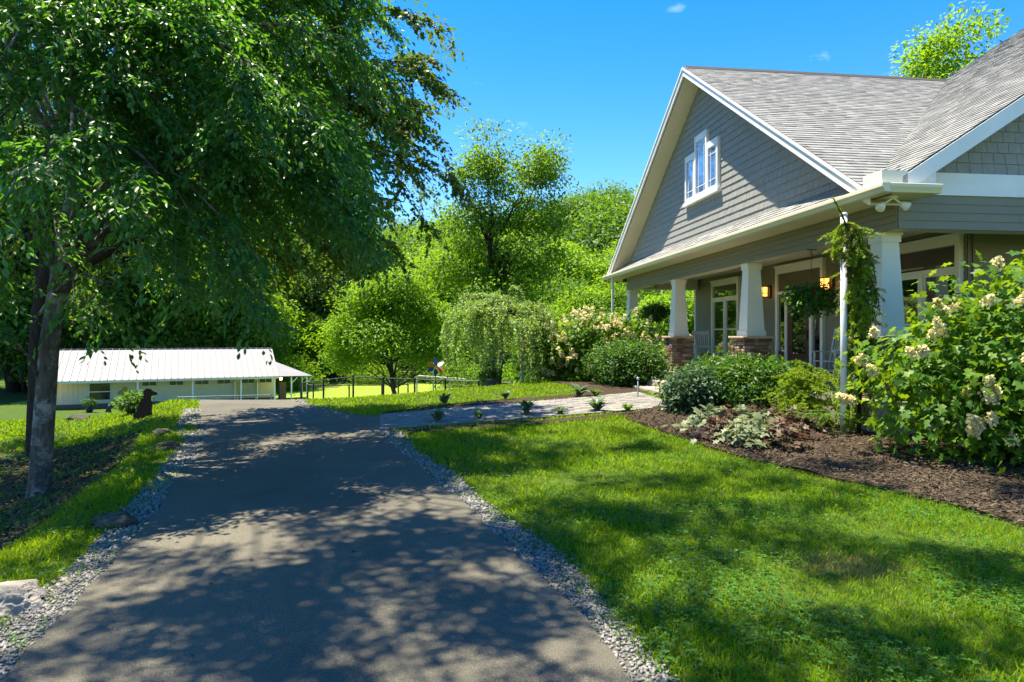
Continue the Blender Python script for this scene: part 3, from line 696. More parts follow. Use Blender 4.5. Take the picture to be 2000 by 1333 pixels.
# rocking chairs
def rocker(loc, rz, label):
    o = thing('rocking_chair', label, 'rocking chair', loc, rz, 'white porch rocking chairs')
    m = MB()
    for y in (-.24, .24):
        m.tube([(-.18, y, .08), (-.20, y, .42), (-.30, y, .80), (-.40, y, 1.16)], .022, 8)
    m.box(-.30, -.27, -.22, .22, .60, .66); m.bar((-.385, -.25, 1.08), (-.385, .25, 1.08), .03, .12); m.bar((-.27, -.23, .66), (-.27, .23, .66), .025, .06); m.build('back_frame', 'chairpaint', o)
    s = MB()
    for k in range(7):
        y = -.17 + k * .0567; s.bar((-.265, y, .66), (-.375, y, 1.04), .032, .014)
    s.build('back_slats', 'chairpaint', o)
    s = MB()
    for k in range(7): x = -.2 + k * .075; s.box(x, x + .062, -.25, .25, .42 - .006 * abs(k - 3) * 0 + .004 * k, .438 + .004 * k)
    s.build('seat', 'chairpaint', o)
    for y in (-.27, .27):
        s = MB(); s.bar((-.24, y, .64), (.34, y, .66), .075, .025); s.build('armrest', 'chairpaint', o)
        s = MB(); s.tube([(.27, y * .93, .08), (.27, y * .93, .65)], .022, 8); s.build('leg', 'chairpaint', o)
        s = MB(); s.tube([(.50 - 1.0 * k / 10, y * .93, .02 + .45 * (k / 10 - .45) ** 2) for k in range(11)], .022, 8); s.build('rocker', 'chairpaint', o)
    for x in (.27, -.19): s = MB(); s.tube([(x, -.25, .25), (x, .25, .25)], .014, 6); s.build('stretcher', 'chairpaint', o)
rocker(hw(8.6, 20.35, ZF), TH + R(-100), 'pale rocking chair near the far end of the porch by the window')
rocker(hw(8.62, 13.55, ZF), TH + R(-160), 'white slatted rocking chair in front of the door beside the spruce pole')
o = thing('side_table', 'small dark red porch table beside the far rocking chair', 'table', hw(8.35, 19.0, ZF), TH)
m = MB(); m.box(-.26, .26, -.26, .26, .42, .47); m.build('tabletop', 'red', o)
for x in (-.22, .22):
    for y in (-.22, .22): m = MB(); m.box(x - .025, x + .025, y - .025, y + .025, 0, .42); m.build('leg', 'red', o)

# ------------------------------------------------------------------ plants: builders
def rnd(n, s=1.0): return rng.normal(0, s, (n, 3))
def clump_leaves(lobes, nclump, per, cr, flat=.55, shell=.45):
    """leaf positions and normals: clumps spread through the lobes of a crown"""
    w = np.array([l[3] * l[5] + l[4] * l[5] for l in lobes]); w /= w.sum(); PP = []; OUT = []; CC = []
    for l, k in zip(lobes, rng.multinomial(nclump, w)):
        c = np.array(l[:3]); r = np.array(l[3:6]); d = unit(rnd(k)); rad = shell + (1 - shell) * rng.uniform(0, 1, (k, 1)) ** .6
        rad = rad * rng.uniform(.85, 1.13, (k, 1))
        cc = c + d * r * rad; CC.append(cc)
        sz = cr * rng.lognormal(0, .35, (k, 1))
        nn = np.maximum(6, (per * (sz[:, 0] / cr) ** 2)).astype(int)
        rep = np.repeat(np.arange(k), nn); g = rnd(len(rep)); g = g / np.maximum(1, np.linalg.norm(g, axis=1, keepdims=True) / 1.7)
        PP.append(cc[rep] + g * sz[rep] * [1, 1, flat]); OUT.append(unit(g * [1, 1, 1.4]) * .6 + d[rep] * .6)
    return np.concatenate(PP), np.concatenate(OUT), np.concatenate(CC)
def leafset(name, P, O, L, m, parent, shape=LEAF, droop=.35, wr=1.0):
    n = len(P); U = unit(O * [1, 1, .3] + rnd(n, .7)) - [0, 0, droop]; Nn = O * .7 + rnd(n, .55) + [0, 0, .75]
    return scatter(name, *shape, P, U, Nn, L * rng.uniform(.65, 1.3, n), m, parent, rng.uniform(.75, 1.15, n) * wr)
def branchy(mb, a, b, r0, r1, wob=.1, k=6, sag=0, n=6):
    a = np.array(a, float); b = np.array(b, float); L = np.linalg.norm(b - a); pts = []
    for i in range(k + 1):
        t = i / k; p = a + (b - a) * t + rng.normal(0, wob * L * .12, 3) * (0 < i < k); p[2] += sag * L * (4 * t * (1 - t)) * .25
        pts.append(p)
    mb.tube(pts, list(np.linspace(r0, r1, k + 1)), n); return pts
def clump_tree(name, label, cat, loc, h, tr, lobes, nclump, per, cr, L, lm, bark='darkbark', group=None, lean=(0, 0), fork=.35, limbs=14, shape=LEAF, shell=.45, flat=.55):
    o = thing(name, label, cat, loc, 0, group)
    P, O, CC = clump_leaves(lobes, nclump, per, cr, flat, shell); P[:, 2] = np.maximum(P[:, 2], .25)
    leafset('crown', P, O, L, lm, o, shape)
    b = MB(); top = np.array([lean[0], lean[1], h * .8]); pts = branchy(b, (0, 0, -.3), top, tr, tr * .25, .12, 8)
    for c in CC[rng.choice(len(CC), min(limbs, len(CC)), False)]:
        f = rng.uniform(fork, .85); i = f * 8; j = int(i); s = np.array(pts[j]) * (1 - i + j) + np.array(pts[min(j + 1, 8)]) * (i - j)
        if s[2] > c[2]: s = np.array(pts[max(2, int(8 * fork))])
        branchy(b, s, c, tr * .45 * (1 - f * .6), tr * .06, .25, 5, .15, 5)
    b.build('trunk', bark, o, True); return o
def spray_tree(name, label, loc, trunk, limbs, nsub, m, leafL, shape=LEAF6, bark='bark', twigs=15, per=11, sublen=1.6, droop=.5):
    """big near tree: limbs carry side branches, side branches carry twigs, twigs carry leaves (world coordinates)"""
    o = thing(name, label, 'tree', loc); loc = np.array(loc); b = MB(); LP, LU, LN = [], [], []
    for pts, rr in trunk:
        P = smooth_line([np.array(p) - loc for p in pts], 4); b.tube(P, list(np.interp(np.linspace(0, 1, len(P)), np.linspace(0, 1, len(rr)), rr)), 12)
    for pts, r0, dens in limbs:
        P = np.array(smooth_line([np.array(p, float) - loc for p in pts], 5)); k = len(P)
        b.tube([tuple(p) for p in P], list(np.linspace(r0, .012, k)), 7)
        Ls = np.linalg.norm(np.diff(P, axis=0), axis=1).sum()
        for _ in range(int(nsub * dens * Ls / 4)):
            s = rng.uniform(.25, 1.0) ** .8; i = s * (k - 1); j = min(int(i), k - 2); a = P[j] + (P[j + 1] - P[j]) * (i - j); tan = unit(P[j + 1] - P[j])
            side = np.cross(tan, [0, 0, 1]); side = unit(side + 1e-6) * rng.choice([-1, 1])
            d = unit(tan * rng.uniform(.3, 1.1) + side * rng.uniform(.2, 1.0) + [0, 0, rng.normal(.05, .3)])
            L = sublen * rng.uniform(.55, 1.25) * (1.15 - .5 * s); q2 = []
            for u in np.linspace(0, 1, 6):
                q2.append(a + d * L * u + np.array([0, 0, -droop * L * u * u]) + rng.normal(0, .025, 3) * L * (u > 0))
            q2 = np.array(q2); b.tube([tuple(x) for x in q2], list(np.linspace(.016, .004, 6)), 4, False)
            for w in range(twigs):
                u = rng.uniform(.15, 1.0); ii = u * 5; jj = min(int(ii), 4); ta = q2[jj] + (q2[jj + 1] - q2[jj]) * (ii - jj); tt = unit(q2[jj + 1] - q2[jj])
                sd = unit(np.cross(tt, [0, 0, 1]) + 1e-6) * (1 if w % 2 else -1); td = unit(tt * rng.uniform(.4, 1) + sd * rng.uniform(.3, 1) + rng.normal(0, .25, 3)); tl = rng.uniform(.25, .6)
                v = (np.arange(per) + rng.uniform(0, 1, per)) / per; pp = ta + td * tl * v[:, None] + np.array([0, 0, -1]) * (.35 * tl * v ** 2)[:, None]
                ls = np.cross(td, [0, 0, 1]) * np.where(np.arange(per) % 2, 1, -1)[:, None]
                LP.append(pp + rng.normal(0, .02, (per, 3))); LU.append(td * .7 + ls * .7 + [0, 0, -.45] + rng.normal(0, .25, (per, 3))); LN.append(np.array([0, 0, 1.]) + rng.normal(0, .38, (per, 3)))
    b.build('trunk', bark, o, True)
    LP = np.concatenate(LP); n = len(LP)
    scatter('crown', *shape, LP, np.concatenate(LU), np.concatenate(LN), leafL * rng.uniform(.6, 1.25, n), m, o, rng.uniform(.8, 1.1, n))
    return o, n

# ------------------------------------------------------------------ the big trees at the left of the drive
def at(px, py, Y): return (gx(px, Y), Y, EYE - (py - 657) / F * Y)
zA = tzf(-6.1, 8.8)
base = np.array((-6.1, 8.8, zA))
fork = np.array(at(112, 560, 8.8)); forkU = np.array(at(150, 330, 8.8))
def limb(tip, r, dens, start=None, arch=.9):
    st = np.array(start if start is not None else fork); tip = np.array(tip, float); mid = st + (tip - st) * .5 + [0, 0, arch]
    return ([tuple(st), tuple(st + (mid - st) * .5 + [0, 0, .25 * arch]), tuple(mid), tuple(mid + (tip - mid) * .55 + [0, 0, .2 * arch]), tuple(tip)], r, dens)
limbsA = [limb(at(570, 350, 7.6), .07, 1.1), limb(at(660, 380, 8.8), .05, .75), limb(at(430, 415, 7.6), .06, 1.0), limb(at(630, 230, 8.2), .07, 1.1, forkU),
          limb(at(310, 340, 6.6), .06, 1.0), limb(at(140, 270, 6.2), .06, 1.0, forkU), limb(at(500, 130, 7.2), .06, 1.2, forkU), limb(at(340, 210, 8.6), .05, 1.2, forkU),
          limb(at(20, 250, 7.2), .06, 1.2, forkU), limb(at(650, 80, 9.2), .06, 1.1, forkU), limb(at(690, 300, 10.2), .05, .75, forkU), limb(at(560, 375, 10), .05, .7),
          limb(at(330, 400, 9.2), .05, .7), limb(at(250, 80, 6.8), .05, 1.2, forkU), limb(at(-20, 430, 8), .05, .9), limb(at(215, 560, 8.4), .03, .6, base + [0, 0, 2.3], .3),
          limb(at(30, 680, 8.0), .022, .5, base + [0, 0, 1.45], .12), limb(at(20, 90, 6.5), .05, 1.2, forkU), limb(at(400, 20, 8.0), .05, 1.2, forkU),
          limb(at(600, -70, 10.5), .05, 1.3, forkU), limb(at(480, -60, 9.5), .05, 1.3, forkU), limb(at(300, -60, 8), .05, 1.2, forkU), limb(at(120, -60, 7.5), .05, 1.2, forkU), limb(at(655, 20, 11), .05, 1.2, forkU),
          limb((-10, 14, 9), .03, 1.2, forkU), limb((-7.5, 12, 9.5), .03, 1.2, forkU), limb((-12, 11.5, 8.5), .03, 1.2, forkU), limb((-12.5, 14.5, 8), .03, 1.2, forkU), limb((-8.8, 8, 9), .03, 1.2, forkU), limb((-8.5, 9.5, 9.5), .04, 1.0, forkU), limb((-10, 12, 9.5), .04, 1.0, forkU), limb((-9.5, 6.5, 8), .04, 1.0, forkU), limb((-11, 9, 7.5), .04, 1.0, forkU)]  # last row: limbs reaching out of view, added to shade the bank
topA = forkU + [.3, 0, 2.6]
for tip in ((-1.8, 6.6, 8.6), (.6, 6.4, 9.6), (2.6, 7.6, 10.2), (-4.5, 5.6, 9.6), (.2, 9.0, 10.6), (-3, 9.8, 10.6), (1.9, 5.0, 9.4), (-1.3, 4.2, 8.2), (-4.2, 3.4, 8.0), (-2.2, 2.8, 8.6), (-7.5, 7, 10), (.2, 3.2, 9.0), (-1.2, 3.0, 7.6), (-3, 4.4, 8.4), (-1.5, 11.5, 11.8), (-3.5, 12.5, 12)):  # unseen limbs overhead, added to dapple the drive and lawn with shade
    limbsA.append(limb(tip, .018, .62 if tip[0] < -1 else .45, topA, 1.2))
trunkA = [([tuple(base + [0, 0, -.3]), tuple(base + [.02, 0, .25]), at(95, 700, 8.8), at(104, 620, 8.8), tuple(fork), at(128, 450, 8.8), tuple(forkU), tuple(topA)], [.20, .132, .115, .108, .10, .085, .075, .05]),
          ([tuple(fork + [0, 0, -.25]), at(160, 490, 8.9), at(200, 400, 9.0), at(235, 280, 9.2), at(250, 160, 9.4)], [.075, .065, .055, .045, .035])]
treeA, nA = spray_tree('maple_tree', 'large dark leafed tree with lichened grey trunk leaning over the driveway edge', tuple(base), trunkA, limbsA, 12, 'lf_main', .077, twigs=26, per=15)
baseB = np.array((-8.5, 12.2, tzf(-8.5, 12.2)))
fB = baseB + [.1, 0, 3.0]; uB = baseB + [.6, .2, 5.2]
tipsB = [(820, 140, 14), (775, 30, 13.5), (812, 225, 15), (815, 320, 15), (790, 395, 15), (740, 440, 14), (770, 330, 13), (700, 180, 13), (600, 100, 13), (660, 330, 14), (560, 250, 13), (500, 330, 14),
         (400, 300, 14), (300, 430, 13), (680, 490, 15), (600, 500, 15), (100, 100, 12.5), (200, 300, 13), (100, 380, 12.5), (30, 540, 12.5), (780, 130, 13.5), (520, 40, 13), (330, 120, 13), (230, 500, 13.5), (770, 230, 14)]
limbsB = [limb(at(*p), .07, 1.0, uB if p[1] < 350 else fB, .9) for p in tipsB]
trunkB = [([tuple(baseB + [0, 0, -.3]), tuple(baseB + [0, 0, 1.2]), tuple(fB), tuple(uB), tuple(uB + [.3, 0, 3])], [.18, .13, .115, .09, .045])]
treeB, nB = spray_tree('oak_tree', 'dark trunked oak behind the lichened tree, its fine olive foliage reaching towards open sky', tuple(baseB), trunkB, limbsB, 7, 'lf_oak', .11, STAR, 'darkbark', 22, 11, 1.9, .35)
print('leaves', nA, nB)

# ------------------------------------------------------------------ woods
def lob(*a): return [tuple(x) for x in a]
def std_tree(name, label, px, Y, top, wid, lm, n=220, per=60, cr=.55, L=.2, group=None, low=.2, cat='tree', bark='darkbark', z=None, shape=LEAF):
    """a broad crowned tree standing at depth Y whose top reaches height top above the eye line in the photograph"""
    X = gx(px, Y); z = tzf(X, Y) if z is None else z; h = top / F * Y + EYE - z; r = wid / F * Y
    hz = h * (1 - low)
    L5 = [(0, 0, h - hz * .5, r * .75, r * .75, hz * .5)] + [(r * .55 * math.cos(a), r * .45 * math.sin(a), h * low + hz * rng.uniform(.25, .6), r * .6, r * .6, hz * .28) for a in rng.uniform(0, 6.28, 5)]
    return clump_tree(name, label, cat, (X, Y, z), h, max(.1, h * .018), L5, n, per, cr, L, lm, bark, group, shape=shape)
X, Y = gx(775, 46), 46; z = tzf(X, Y); kk = Y / F
clump_tree('round_tree', 'bright green spreading tree at the near edge of the far field', 'tree', (X, Y, z), 8.5, .2,
           [((px - 775) * kk, rng.uniform(-1.2, 1.2), EYE - (py - 657) * kk - z, rx * kk, rx * kk, rz * kk) for px, py, rx, rz in
            [(688, 652, 38, 26), (730, 578, 42, 24), (798, 560, 40, 26), (842, 612, 34, 30), (662, 696, 28, 18), (742, 655, 45, 26), (822, 676, 40, 24), (700, 610, 34, 20), (770, 615, 50, 34), (850, 690, 30, 20)]],
           230, 150, .62, .2, 'lf_yellow', lean=(-.8, 0), fork=.3, limbs=26, shell=.35)
# tall airy tree in the middle
X, Y = gx(975, 37), 37; z = tzf(X, Y); kk = Y / F
lobes = [((px - 975) * kk, rng.uniform(-1, 1), EYE - (py - 657) * kk - z, rx * kk, rx * kk, rz * kk) for px, py, rx, rz in
         [(955, 262, 22, 30), (950, 330, 50, 45), (1058, 330, 45, 55), (985, 400, 85, 60), (905, 420, 45, 50), (1075, 430, 40, 40), (920, 510, 75, 50), (1020, 510, 80, 50), (960, 570, 95, 40), (900, 340, 28, 30)]]
clump_tree('locust_tree', 'tall airy green tree standing against the sky behind the weeping tree', 'tree', (X, Y, z), 14.0, .22, lobes, 300, 80, .45, .2, 'lf_airy', lean=(-.4, 0), fork=.5, limbs=34, shell=.25)
std_tree('walnut_tree', 'bright leafy tree rising behind the right hand roof ridge', 1870, 30, 630, 150, 'lf_yellow', 300, 120, .55, .22, low=.5)
protos = []
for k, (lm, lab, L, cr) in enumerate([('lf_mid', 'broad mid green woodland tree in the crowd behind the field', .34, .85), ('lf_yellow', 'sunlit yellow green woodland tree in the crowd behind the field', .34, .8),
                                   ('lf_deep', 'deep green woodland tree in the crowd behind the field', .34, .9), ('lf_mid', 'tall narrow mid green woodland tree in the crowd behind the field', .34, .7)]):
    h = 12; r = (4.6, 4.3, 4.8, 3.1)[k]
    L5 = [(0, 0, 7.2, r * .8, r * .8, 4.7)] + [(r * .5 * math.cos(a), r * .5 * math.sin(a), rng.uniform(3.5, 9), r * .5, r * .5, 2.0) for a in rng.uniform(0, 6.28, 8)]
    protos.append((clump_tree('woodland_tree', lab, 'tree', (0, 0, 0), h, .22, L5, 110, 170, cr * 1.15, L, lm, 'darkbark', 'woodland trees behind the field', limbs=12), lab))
used = [False] * 4
def wood(px, Y, top, k, wide=1.0):
    X = gx(px, Y); z = tzf(X, Y); s = max(.35, (top / F * Y + EYE - z) / 12.0); o, lab = protos[k]; rz = rng.uniform(0, 6.28)
    if not used[k]:
        used[k] = True; o.location = (X, Y, z); o.rotation_euler = (0, 0, rz); o.scale = (s * wide, s * wide, s); return o
    return copy_tree(o, (X, Y, z), rz, lab, (s * wide, s * wide, s))
for px, Y, top, k, w in [
    # beyond the field, middle of the picture
    (655, 88, 170, 2, 1.0), (700, 92, 225, 3, 1.0), (850, 88, 190, 1, .9), (905, 96, 230, 0, 1.0), (1000, 84, 160, 2, 1.1), (1095, 80, 200, 1, .9), (1150, 92, 275, 2, 1.0), (1210, 78, 190, 1, .9),
    (1245, 96, 280, 0, 1.0), (1310, 90, 270, 0, 1.0), (1180, 62, 120, 1, .9), (1110, 66, 120, 0, .9), (1270, 58, 130, 0, 1.0), (1330, 52, 110, 1, 1.0), (1400, 70, 200, 2, 1.0), (1050, 60, 80, 1, .9),
    (1130, 140, 285, 0, 1.0), (1200, 150, 300, 3, 1.2), (1260, 155, 305, 2, 1.0), (1080, 145, 262, 1, 1.0), (1020, 150, 250, 0, 1.0), (940, 140, 235, 2, 1.0), (870, 150, 240, 1, 1.0), (800, 145, 230, 0, 1.0), (740, 150, 215, 2, 1.0), (1340, 150, 300, 1, 1.0),
    (780, 105, 205, 0, 1.0), (830, 120, 225, 1, 1.0), (620, 95, 150, 1, .9), (580, 88, 120, 2, 1.0), (600, 82, 55, 1, .8), (540, 90, 190, 0, 1.0),
    # behind the white barn
    (500, 72, 110, 1, 1.0), (440, 70, 150, 0, 1.0), (380, 74, 200, 2, 1.0), (320, 70, 140, 0, 1.0), (250, 72, 190, 1, 1.0), (190, 70, 170, 0, 1.0), (120, 72, 220, 2, 1.0), (50, 66, 180, 0, 1.0), (-40, 66, 220, 2, 1.0),
    (470, 95, 260, 2, 1.0), (360, 100, 320, 0, 1.0), (240, 100, 330, 2, 1.0), (110, 95, 340, 0, 1.0), (0, 90, 340, 2, 1.0), (590, 110, 270, 2, 1.0), (660, 120, 260, 0, 1.0)]:
    wood(px, Y, top, k, w)
# nearer trees filling the left side behind the two trunks
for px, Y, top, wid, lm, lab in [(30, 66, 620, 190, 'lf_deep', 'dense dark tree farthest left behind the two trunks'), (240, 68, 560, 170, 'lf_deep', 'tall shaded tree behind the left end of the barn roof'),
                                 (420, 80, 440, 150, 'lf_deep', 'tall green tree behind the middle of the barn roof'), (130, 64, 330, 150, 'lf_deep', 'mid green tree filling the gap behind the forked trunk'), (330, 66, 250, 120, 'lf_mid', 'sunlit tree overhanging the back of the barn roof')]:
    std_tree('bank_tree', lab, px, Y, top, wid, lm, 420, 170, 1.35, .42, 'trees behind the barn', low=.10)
# undergrowth on the far side of the field
def shrub(name, label, cat, loc, lobes, ncl, per, cr, L, lm, group=None, shape=LEAF, stems=7, flat=.7, shell=.55, droop=.25, low=.05):
    o = thing(name, label, cat, loc, 0, group); P, O, CC = clump_leaves(lobes, ncl, per, cr, flat, shell); P[:, 2] = np.maximum(P[:, 2], low)
    leafset('foliage', P, O, L, lm, o, shape, droop)
    b = MB()
    for c in CC[rng.choice(len(CC), min(stems, len(CC)), False)]: branchy(b, (rng.normal(0, .05), rng.normal(0, .05), -.05), c, .018, .005, .3, 4, .1, 5)
    b.build('stem', 'darkbark', o, True); return o, CC
for px, Y, py, w, hgt, lm, lab in [(728, 80, 738, 2.6, 2.4, 'lf_yellow', 'pale leafy bush just inside the far field fence'), (800, 82, 735, 4, 3.5, 'lf_deep', 'low dark bush under the trees at the field edge right of the pale bush'),
                              (620, 84, 720, 5, 4.5, 'lf_deep', 'dark bush mass at the field edge beyond the barn porch'), (560, 70, 700, 3, 4, 'lf_yellow', 'sunlit bush behind the barn porch roof'), (900, 74, 735, 4, 3, 'lf_mid', 'mid green bush behind the agility plank'), (1085, 40, 720, 2.5, 3.2, 'lf_mid', 'mid green bush behind the white pole')]:
    X = gx(px, Y); shrub('field_bush', lab, 'bush', (X, Y, tzf(X, Y)), [(0, 0, hgt * .45, w, w, hgt * .5), (w * .5, .3, hgt * .35, w * .6, w * .6, hgt * .35)], 60, 60, .5, .22, lm, 'bushes round the field')
# weeping cherry
X, Y = gx(975, 22), 22.0; z = tzf(X, Y)
o = thing('weeping_tree', 'weeping umbrella shaped small tree with silvery leaves beside the planted pot', 'tree', (X, Y, z)); b = MB()
pts = branchy(b, (0, 0, -.2), (.1, 0, 2.75), .085, .06, .1, 6); LP, LU = [], []
for i in range(30):
    ab = i * 2.4 + rng.uniform(-.3, .3); rb = rng.uniform(.6, 2.0); tb = 3.3 - .27 * rb ** 2 + rng.normal(0, .14)
    for w in range(8):
        a = ab + rng.normal(0, .22); r = rb * rng.uniform(.7, 1.1); zt2 = tb + rng.normal(0, .05); zend = max(.35, rng.normal(1.15 - .25 * math.cos(a), .5)); q2 = []
        for u in np.linspace(0, 1, 12):
            if u < .45: t_ = u / .45; q2.append((.1 + r * t_ * math.cos(a), r * t_ * math.sin(a), 2.55 + (zt2 - 2.55) * math.sin(t_ * 1.9) - .25 * t_ ** 4))
            else: t_ = (u - .45) / .55; q2.append((.1 + (r + .3 * t_ ** .7) * math.cos(a) + rng.normal(0, .02), (r + .3 * t_ ** .7) * math.sin(a) + rng.normal(0, .02), q2[4][2] + (zend - q2[4][2]) * t_ ** 1.3))
        if w < 4: b.tube(q2, list(np.linspace(.02, .004, 12)), 4, False)
        q2 = np.array(q2); k = 150; uu = rng.uniform(.22, 1, k) * 11; j = np.minimum(uu.astype(int), 10); p = q2[j] + (q2[j + 1] - q2[j]) * (uu - j)[:, None]
        LP.append(p + rng.normal(0, .04, (k, 3))); LU.append(unit(rng.normal(0, 1, (k, 3)) * [1, 1, .4] + [0, 0, -.8]))
LP = np.concatenate(LP); LU = np.concatenate(LU); n = len(LP)
scatter('crown', *LEAF, LP, LU, rnd(n) + [math.cos(1) * .2, -.2, .5], rng.uniform(.06, .115, n), 'lf_cherry', o, .8); b.build('trunk', 'bark', o, True)

# ------------------------------------------------------------------ shrubs and flowers by the porch
def panicles(o, C_, n, r, m='petal', up=True, name='flower', L=.022, per=70):
    """cream flower heads as cones of small florets"""
    heads = C_[rng.choice(len(C_), n, True)] + rng.normal(0, .05, (n, 3))
    for h in heads:
        u = rng.uniform(0, 1, per); a = rng.uniform(0, 6.28, per); ax = unit(np.array([h[0] * .25, h[1] * .25 - .3, .55 if up else -.1]) + rng.normal(0, .25, 3)); s1 = unit(np.cross(ax, [.3, 1, .2])); s2 = np.cross(ax, s1)
        P = h + ax * (u * r * 2.2)[:, None] + ((s1 * np.cos(a)[:, None] + s2 * np.sin(a)[:, None]) * (r * (1 - .75 * u) * rng.uniform(.6, 1, per))[:, None])
        scatter(name, *LEAF, P, rnd(per) * 1.0 + ax * .3, (P - h) + rnd(per, .3) * r, L * rng.uniform(.8, 1.4, per), m, o, 1.7)
def shell_pts(lobes, n, front=True, off=.22):
    out = []
    while len(out) < n:
        l = lobes[rng.integers(len(lobes))]; d = unit(rng.normal(size=3)); p = np.array(l[:3]) + d * (np.array(l[3:6]) + off)
        if p[2] < .3 or (front and (d[1] > .3 or (d[1] > -.1 and rng.uniform() < .6))): continue
        if any((((p - np.array(k[:3])) / np.array(k[3:6])) ** 2).sum() < .8 for k in lobes if k is not l): continue
        out.append(p)
    return np.array(out)
def hydrangea(label, loc, lobes, ncl, per, cr, L, nf, fr, group, lm='lf_hyd', fl=.03, fper=70, off=.24):
    o, CC = shrub('hydrangea', label, 'shrub', loc, lobes, ncl, per, cr, L, lm, group, STAR, 12, .75, .5, .45)
    panicles(o, shell_pts(lobes, nf, True, off), nf, fr, 'petal', True, 'flower', fl, fper); return o
g = 'oakleaf hydrangeas'
Hx, Hy = 6.0, 8.35; hz0 = tzf(Hx, Hy)
hydrangea('huge oakleaf hydrangea with cream flower heads filling the right corner of the bed', (Hx, Hy, hz0),
          [(-.78, .15, .75, .62, .65, .75), (-.25, -.1, 1.1, .8, .8, 1.0), (.35, -.25, 1.3, .9, .85, 1.05), (1.2, -.3, 1.55, 1.1, 1.0, 1.15), (.2, -.55, .65, .8, .7, .55), (2.2, 0, 1.7, 1.2, 1.1, 1.2)], 330, 34, .24, .135, 95, .06, g, 'lf_hyd', .036, 90, .36)
for px, Y, w, hgt, lab in [(1085, 21.8, .95, 1.75, 'cream flowered hydrangea nearest the weeping tree'), (1150, 21.2, 1.0, 1.95, 'cream flowered hydrangea in the middle of the far bed'), (1215, 21.6, .85, 2.0, 'tall cream flowered hydrangea touching the far porch downspout')]:
    X = gx(px, Y); hydrangea(lab, (X, Y, tzf(X, Y)), [(0, 0, hgt * .5, w, w * .8, hgt * .5), (-.3, -.2, hgt * .6, w * .6, w * .6, hgt * .4), (.4, -.1, hgt * .62, w * .6, w * .6, hgt * .4)], 110, 26, .24, .15, 80, .085, g, 'lf_hyd', .05, 34)
p = hw(8.2, 25.0); hydrangea('cream flowered hydrangea behind the far end of the porch', (p.x, p.y, tzf(p.x, p.y)), [(0, 0, .9, 1.2, 1.0, .95), (1.2, .5, 1.0, 1.0, 1.0, 1.0), (-.9, .4, .9, .9, .9, .95)], 120, 26, .26, .16, 60, .09, g, 'lf_hyd', .05, 34)
g = 'clipped evergreen shrubs along the porch'
for px, Y, lobes, lm, lab in [
    (1195, 19.4, [(0, 0, .55, .62, .6, .56), (.45, .0, .6, .6, .55, .55)], 'lf_shrub', 'dark glossy shrub left of the porch steps, farther of the pair'),
    (1255, 18.6, [(0, 0, .58, .62, .6, .56), (-.35, .1, .55, .5, .5, .5)], 'lf_shrub', 'dark glossy shrub against the stone pier left of the steps'),
    (1350, 12.9, [(0, 0, .32, .42, .4, .36), (.22, .1, .34, .34, .34, .3)], 'lf_blue', 'small blue green shrub at the end of the walkway'),
    (1405, 13.6, [(0, 0, .46, .58, .55, .48), (.35, 0, .48, .50, .5, .44)], 'lf_shrub', 'rounded dark green shrub behind the small blue green one'),
    (1480, 12.8, [(0, 0, .46, .60, .58, .46), (.45, .0, .44, .5, .5, .44), (-.4, 0, .4, .45, .45, .4)], 'lf_shrub', 'widest dark green shrub in front of the stone pier by the door')]:
    X = gx(px, Y); shrub('evergreen_shrub', lab, 'shrub', (X, Y, tzf(X, Y) + .02), lobes, 150, 48, .13, .085, lm, g, LEAF6, 9, .8, .6, .1)
# spruces: a weeping one tied to a white pole and a low one
def needle_branch(P, LPn, LUn, k, spread=.04):
    P = np.array(P); m_ = len(P) - 1; u = rng.uniform(.05, 1, k) * m_; j = np.minimum(u.astype(int), m_ - 1); p = P[j] + (P[j + 1] - P[j]) * (u - j)[:, None]; t = unit(P[j + 1] - P[j])
    LPn.append(p); LUn.append(t * .9 + unit(rng.normal(0, 1, (k, 3))) * .9)
Xp, Yp = gx(1648, 10.15), 10.15; zp = tzf(Xp, Yp)
o = thing('support_pole', 'white plastic pipe pole holding up the weeping spruce', 'pole', (Xp, Yp, zp)); b = MB(); b.tube([(0, 0, -.3), (0, 0, 3.27)], .048, 14); b.build('pipe', 'pipe', o, True)
b = MB(); b.lathe([(.056, 0), (.056, .03), (.03, .045)], (0, 0, 3.27), 14); b.build('cap', 'pipe', o, True)
o = thing('weeping_spruce', 'narrow weeping spruce draped from a white pole in front of the porch', 'tree', (Xp + .13, Yp + .02, zp)); b = MB(); NP, NU, OP, OU = [], [], [], []
spine = [(.12, .05, -.1), (.14, .04, .9), (.12, 0, 1.8), (.04, -.05, 2.6), (-.16, -.14, 3.12), (-.36, -.18, 3.5)]; sp = smooth_line(spine, 5); b.tube([tuple(p) for p in sp], list(np.linspace(.035, .008, len(sp))), 7)
needle_branch(sp[-6:], NP, NU, 160)
for i in range(165):
    s = rng.uniform(.14, .86) ** 1.15; k = s * (len(sp) - 1); a0 = np.array(sp[int(k)]); az = rng.uniform(0, 6.28); L = rng.uniform(.2, .58) * (1.2 - .6 * s); dr = rng.uniform(.8, 1.7); q2 = [a0 + np.array([math.cos(az) * L * .62 * math.sin(u * 1.5), math.sin(az) * L * .62 * math.sin(u * 1.5), .08 * u - dr * L * u * u]) for u in np.linspace(0, 1, 6)]
    b.tube([tuple(x) for x in q2], list(np.linspace(.008, .003, 6)), 4, False); old = rng.uniform() < .3
    needle_branch(q2, OP if old else NP, OU if old else NU, 260)
    for w in range(4):
        j = rng.integers(2, 5); e = q2[j] + np.array([rng.normal(0, .09), rng.normal(0, .09), -rng.uniform(.04, .16)]); needle_branch([q2[j], (q2[j] + e) / 2 + [0, 0, .01], e], OP if old else NP, OU if old else NU, 80)
b.build('trunk', 'darkbark', o, True)
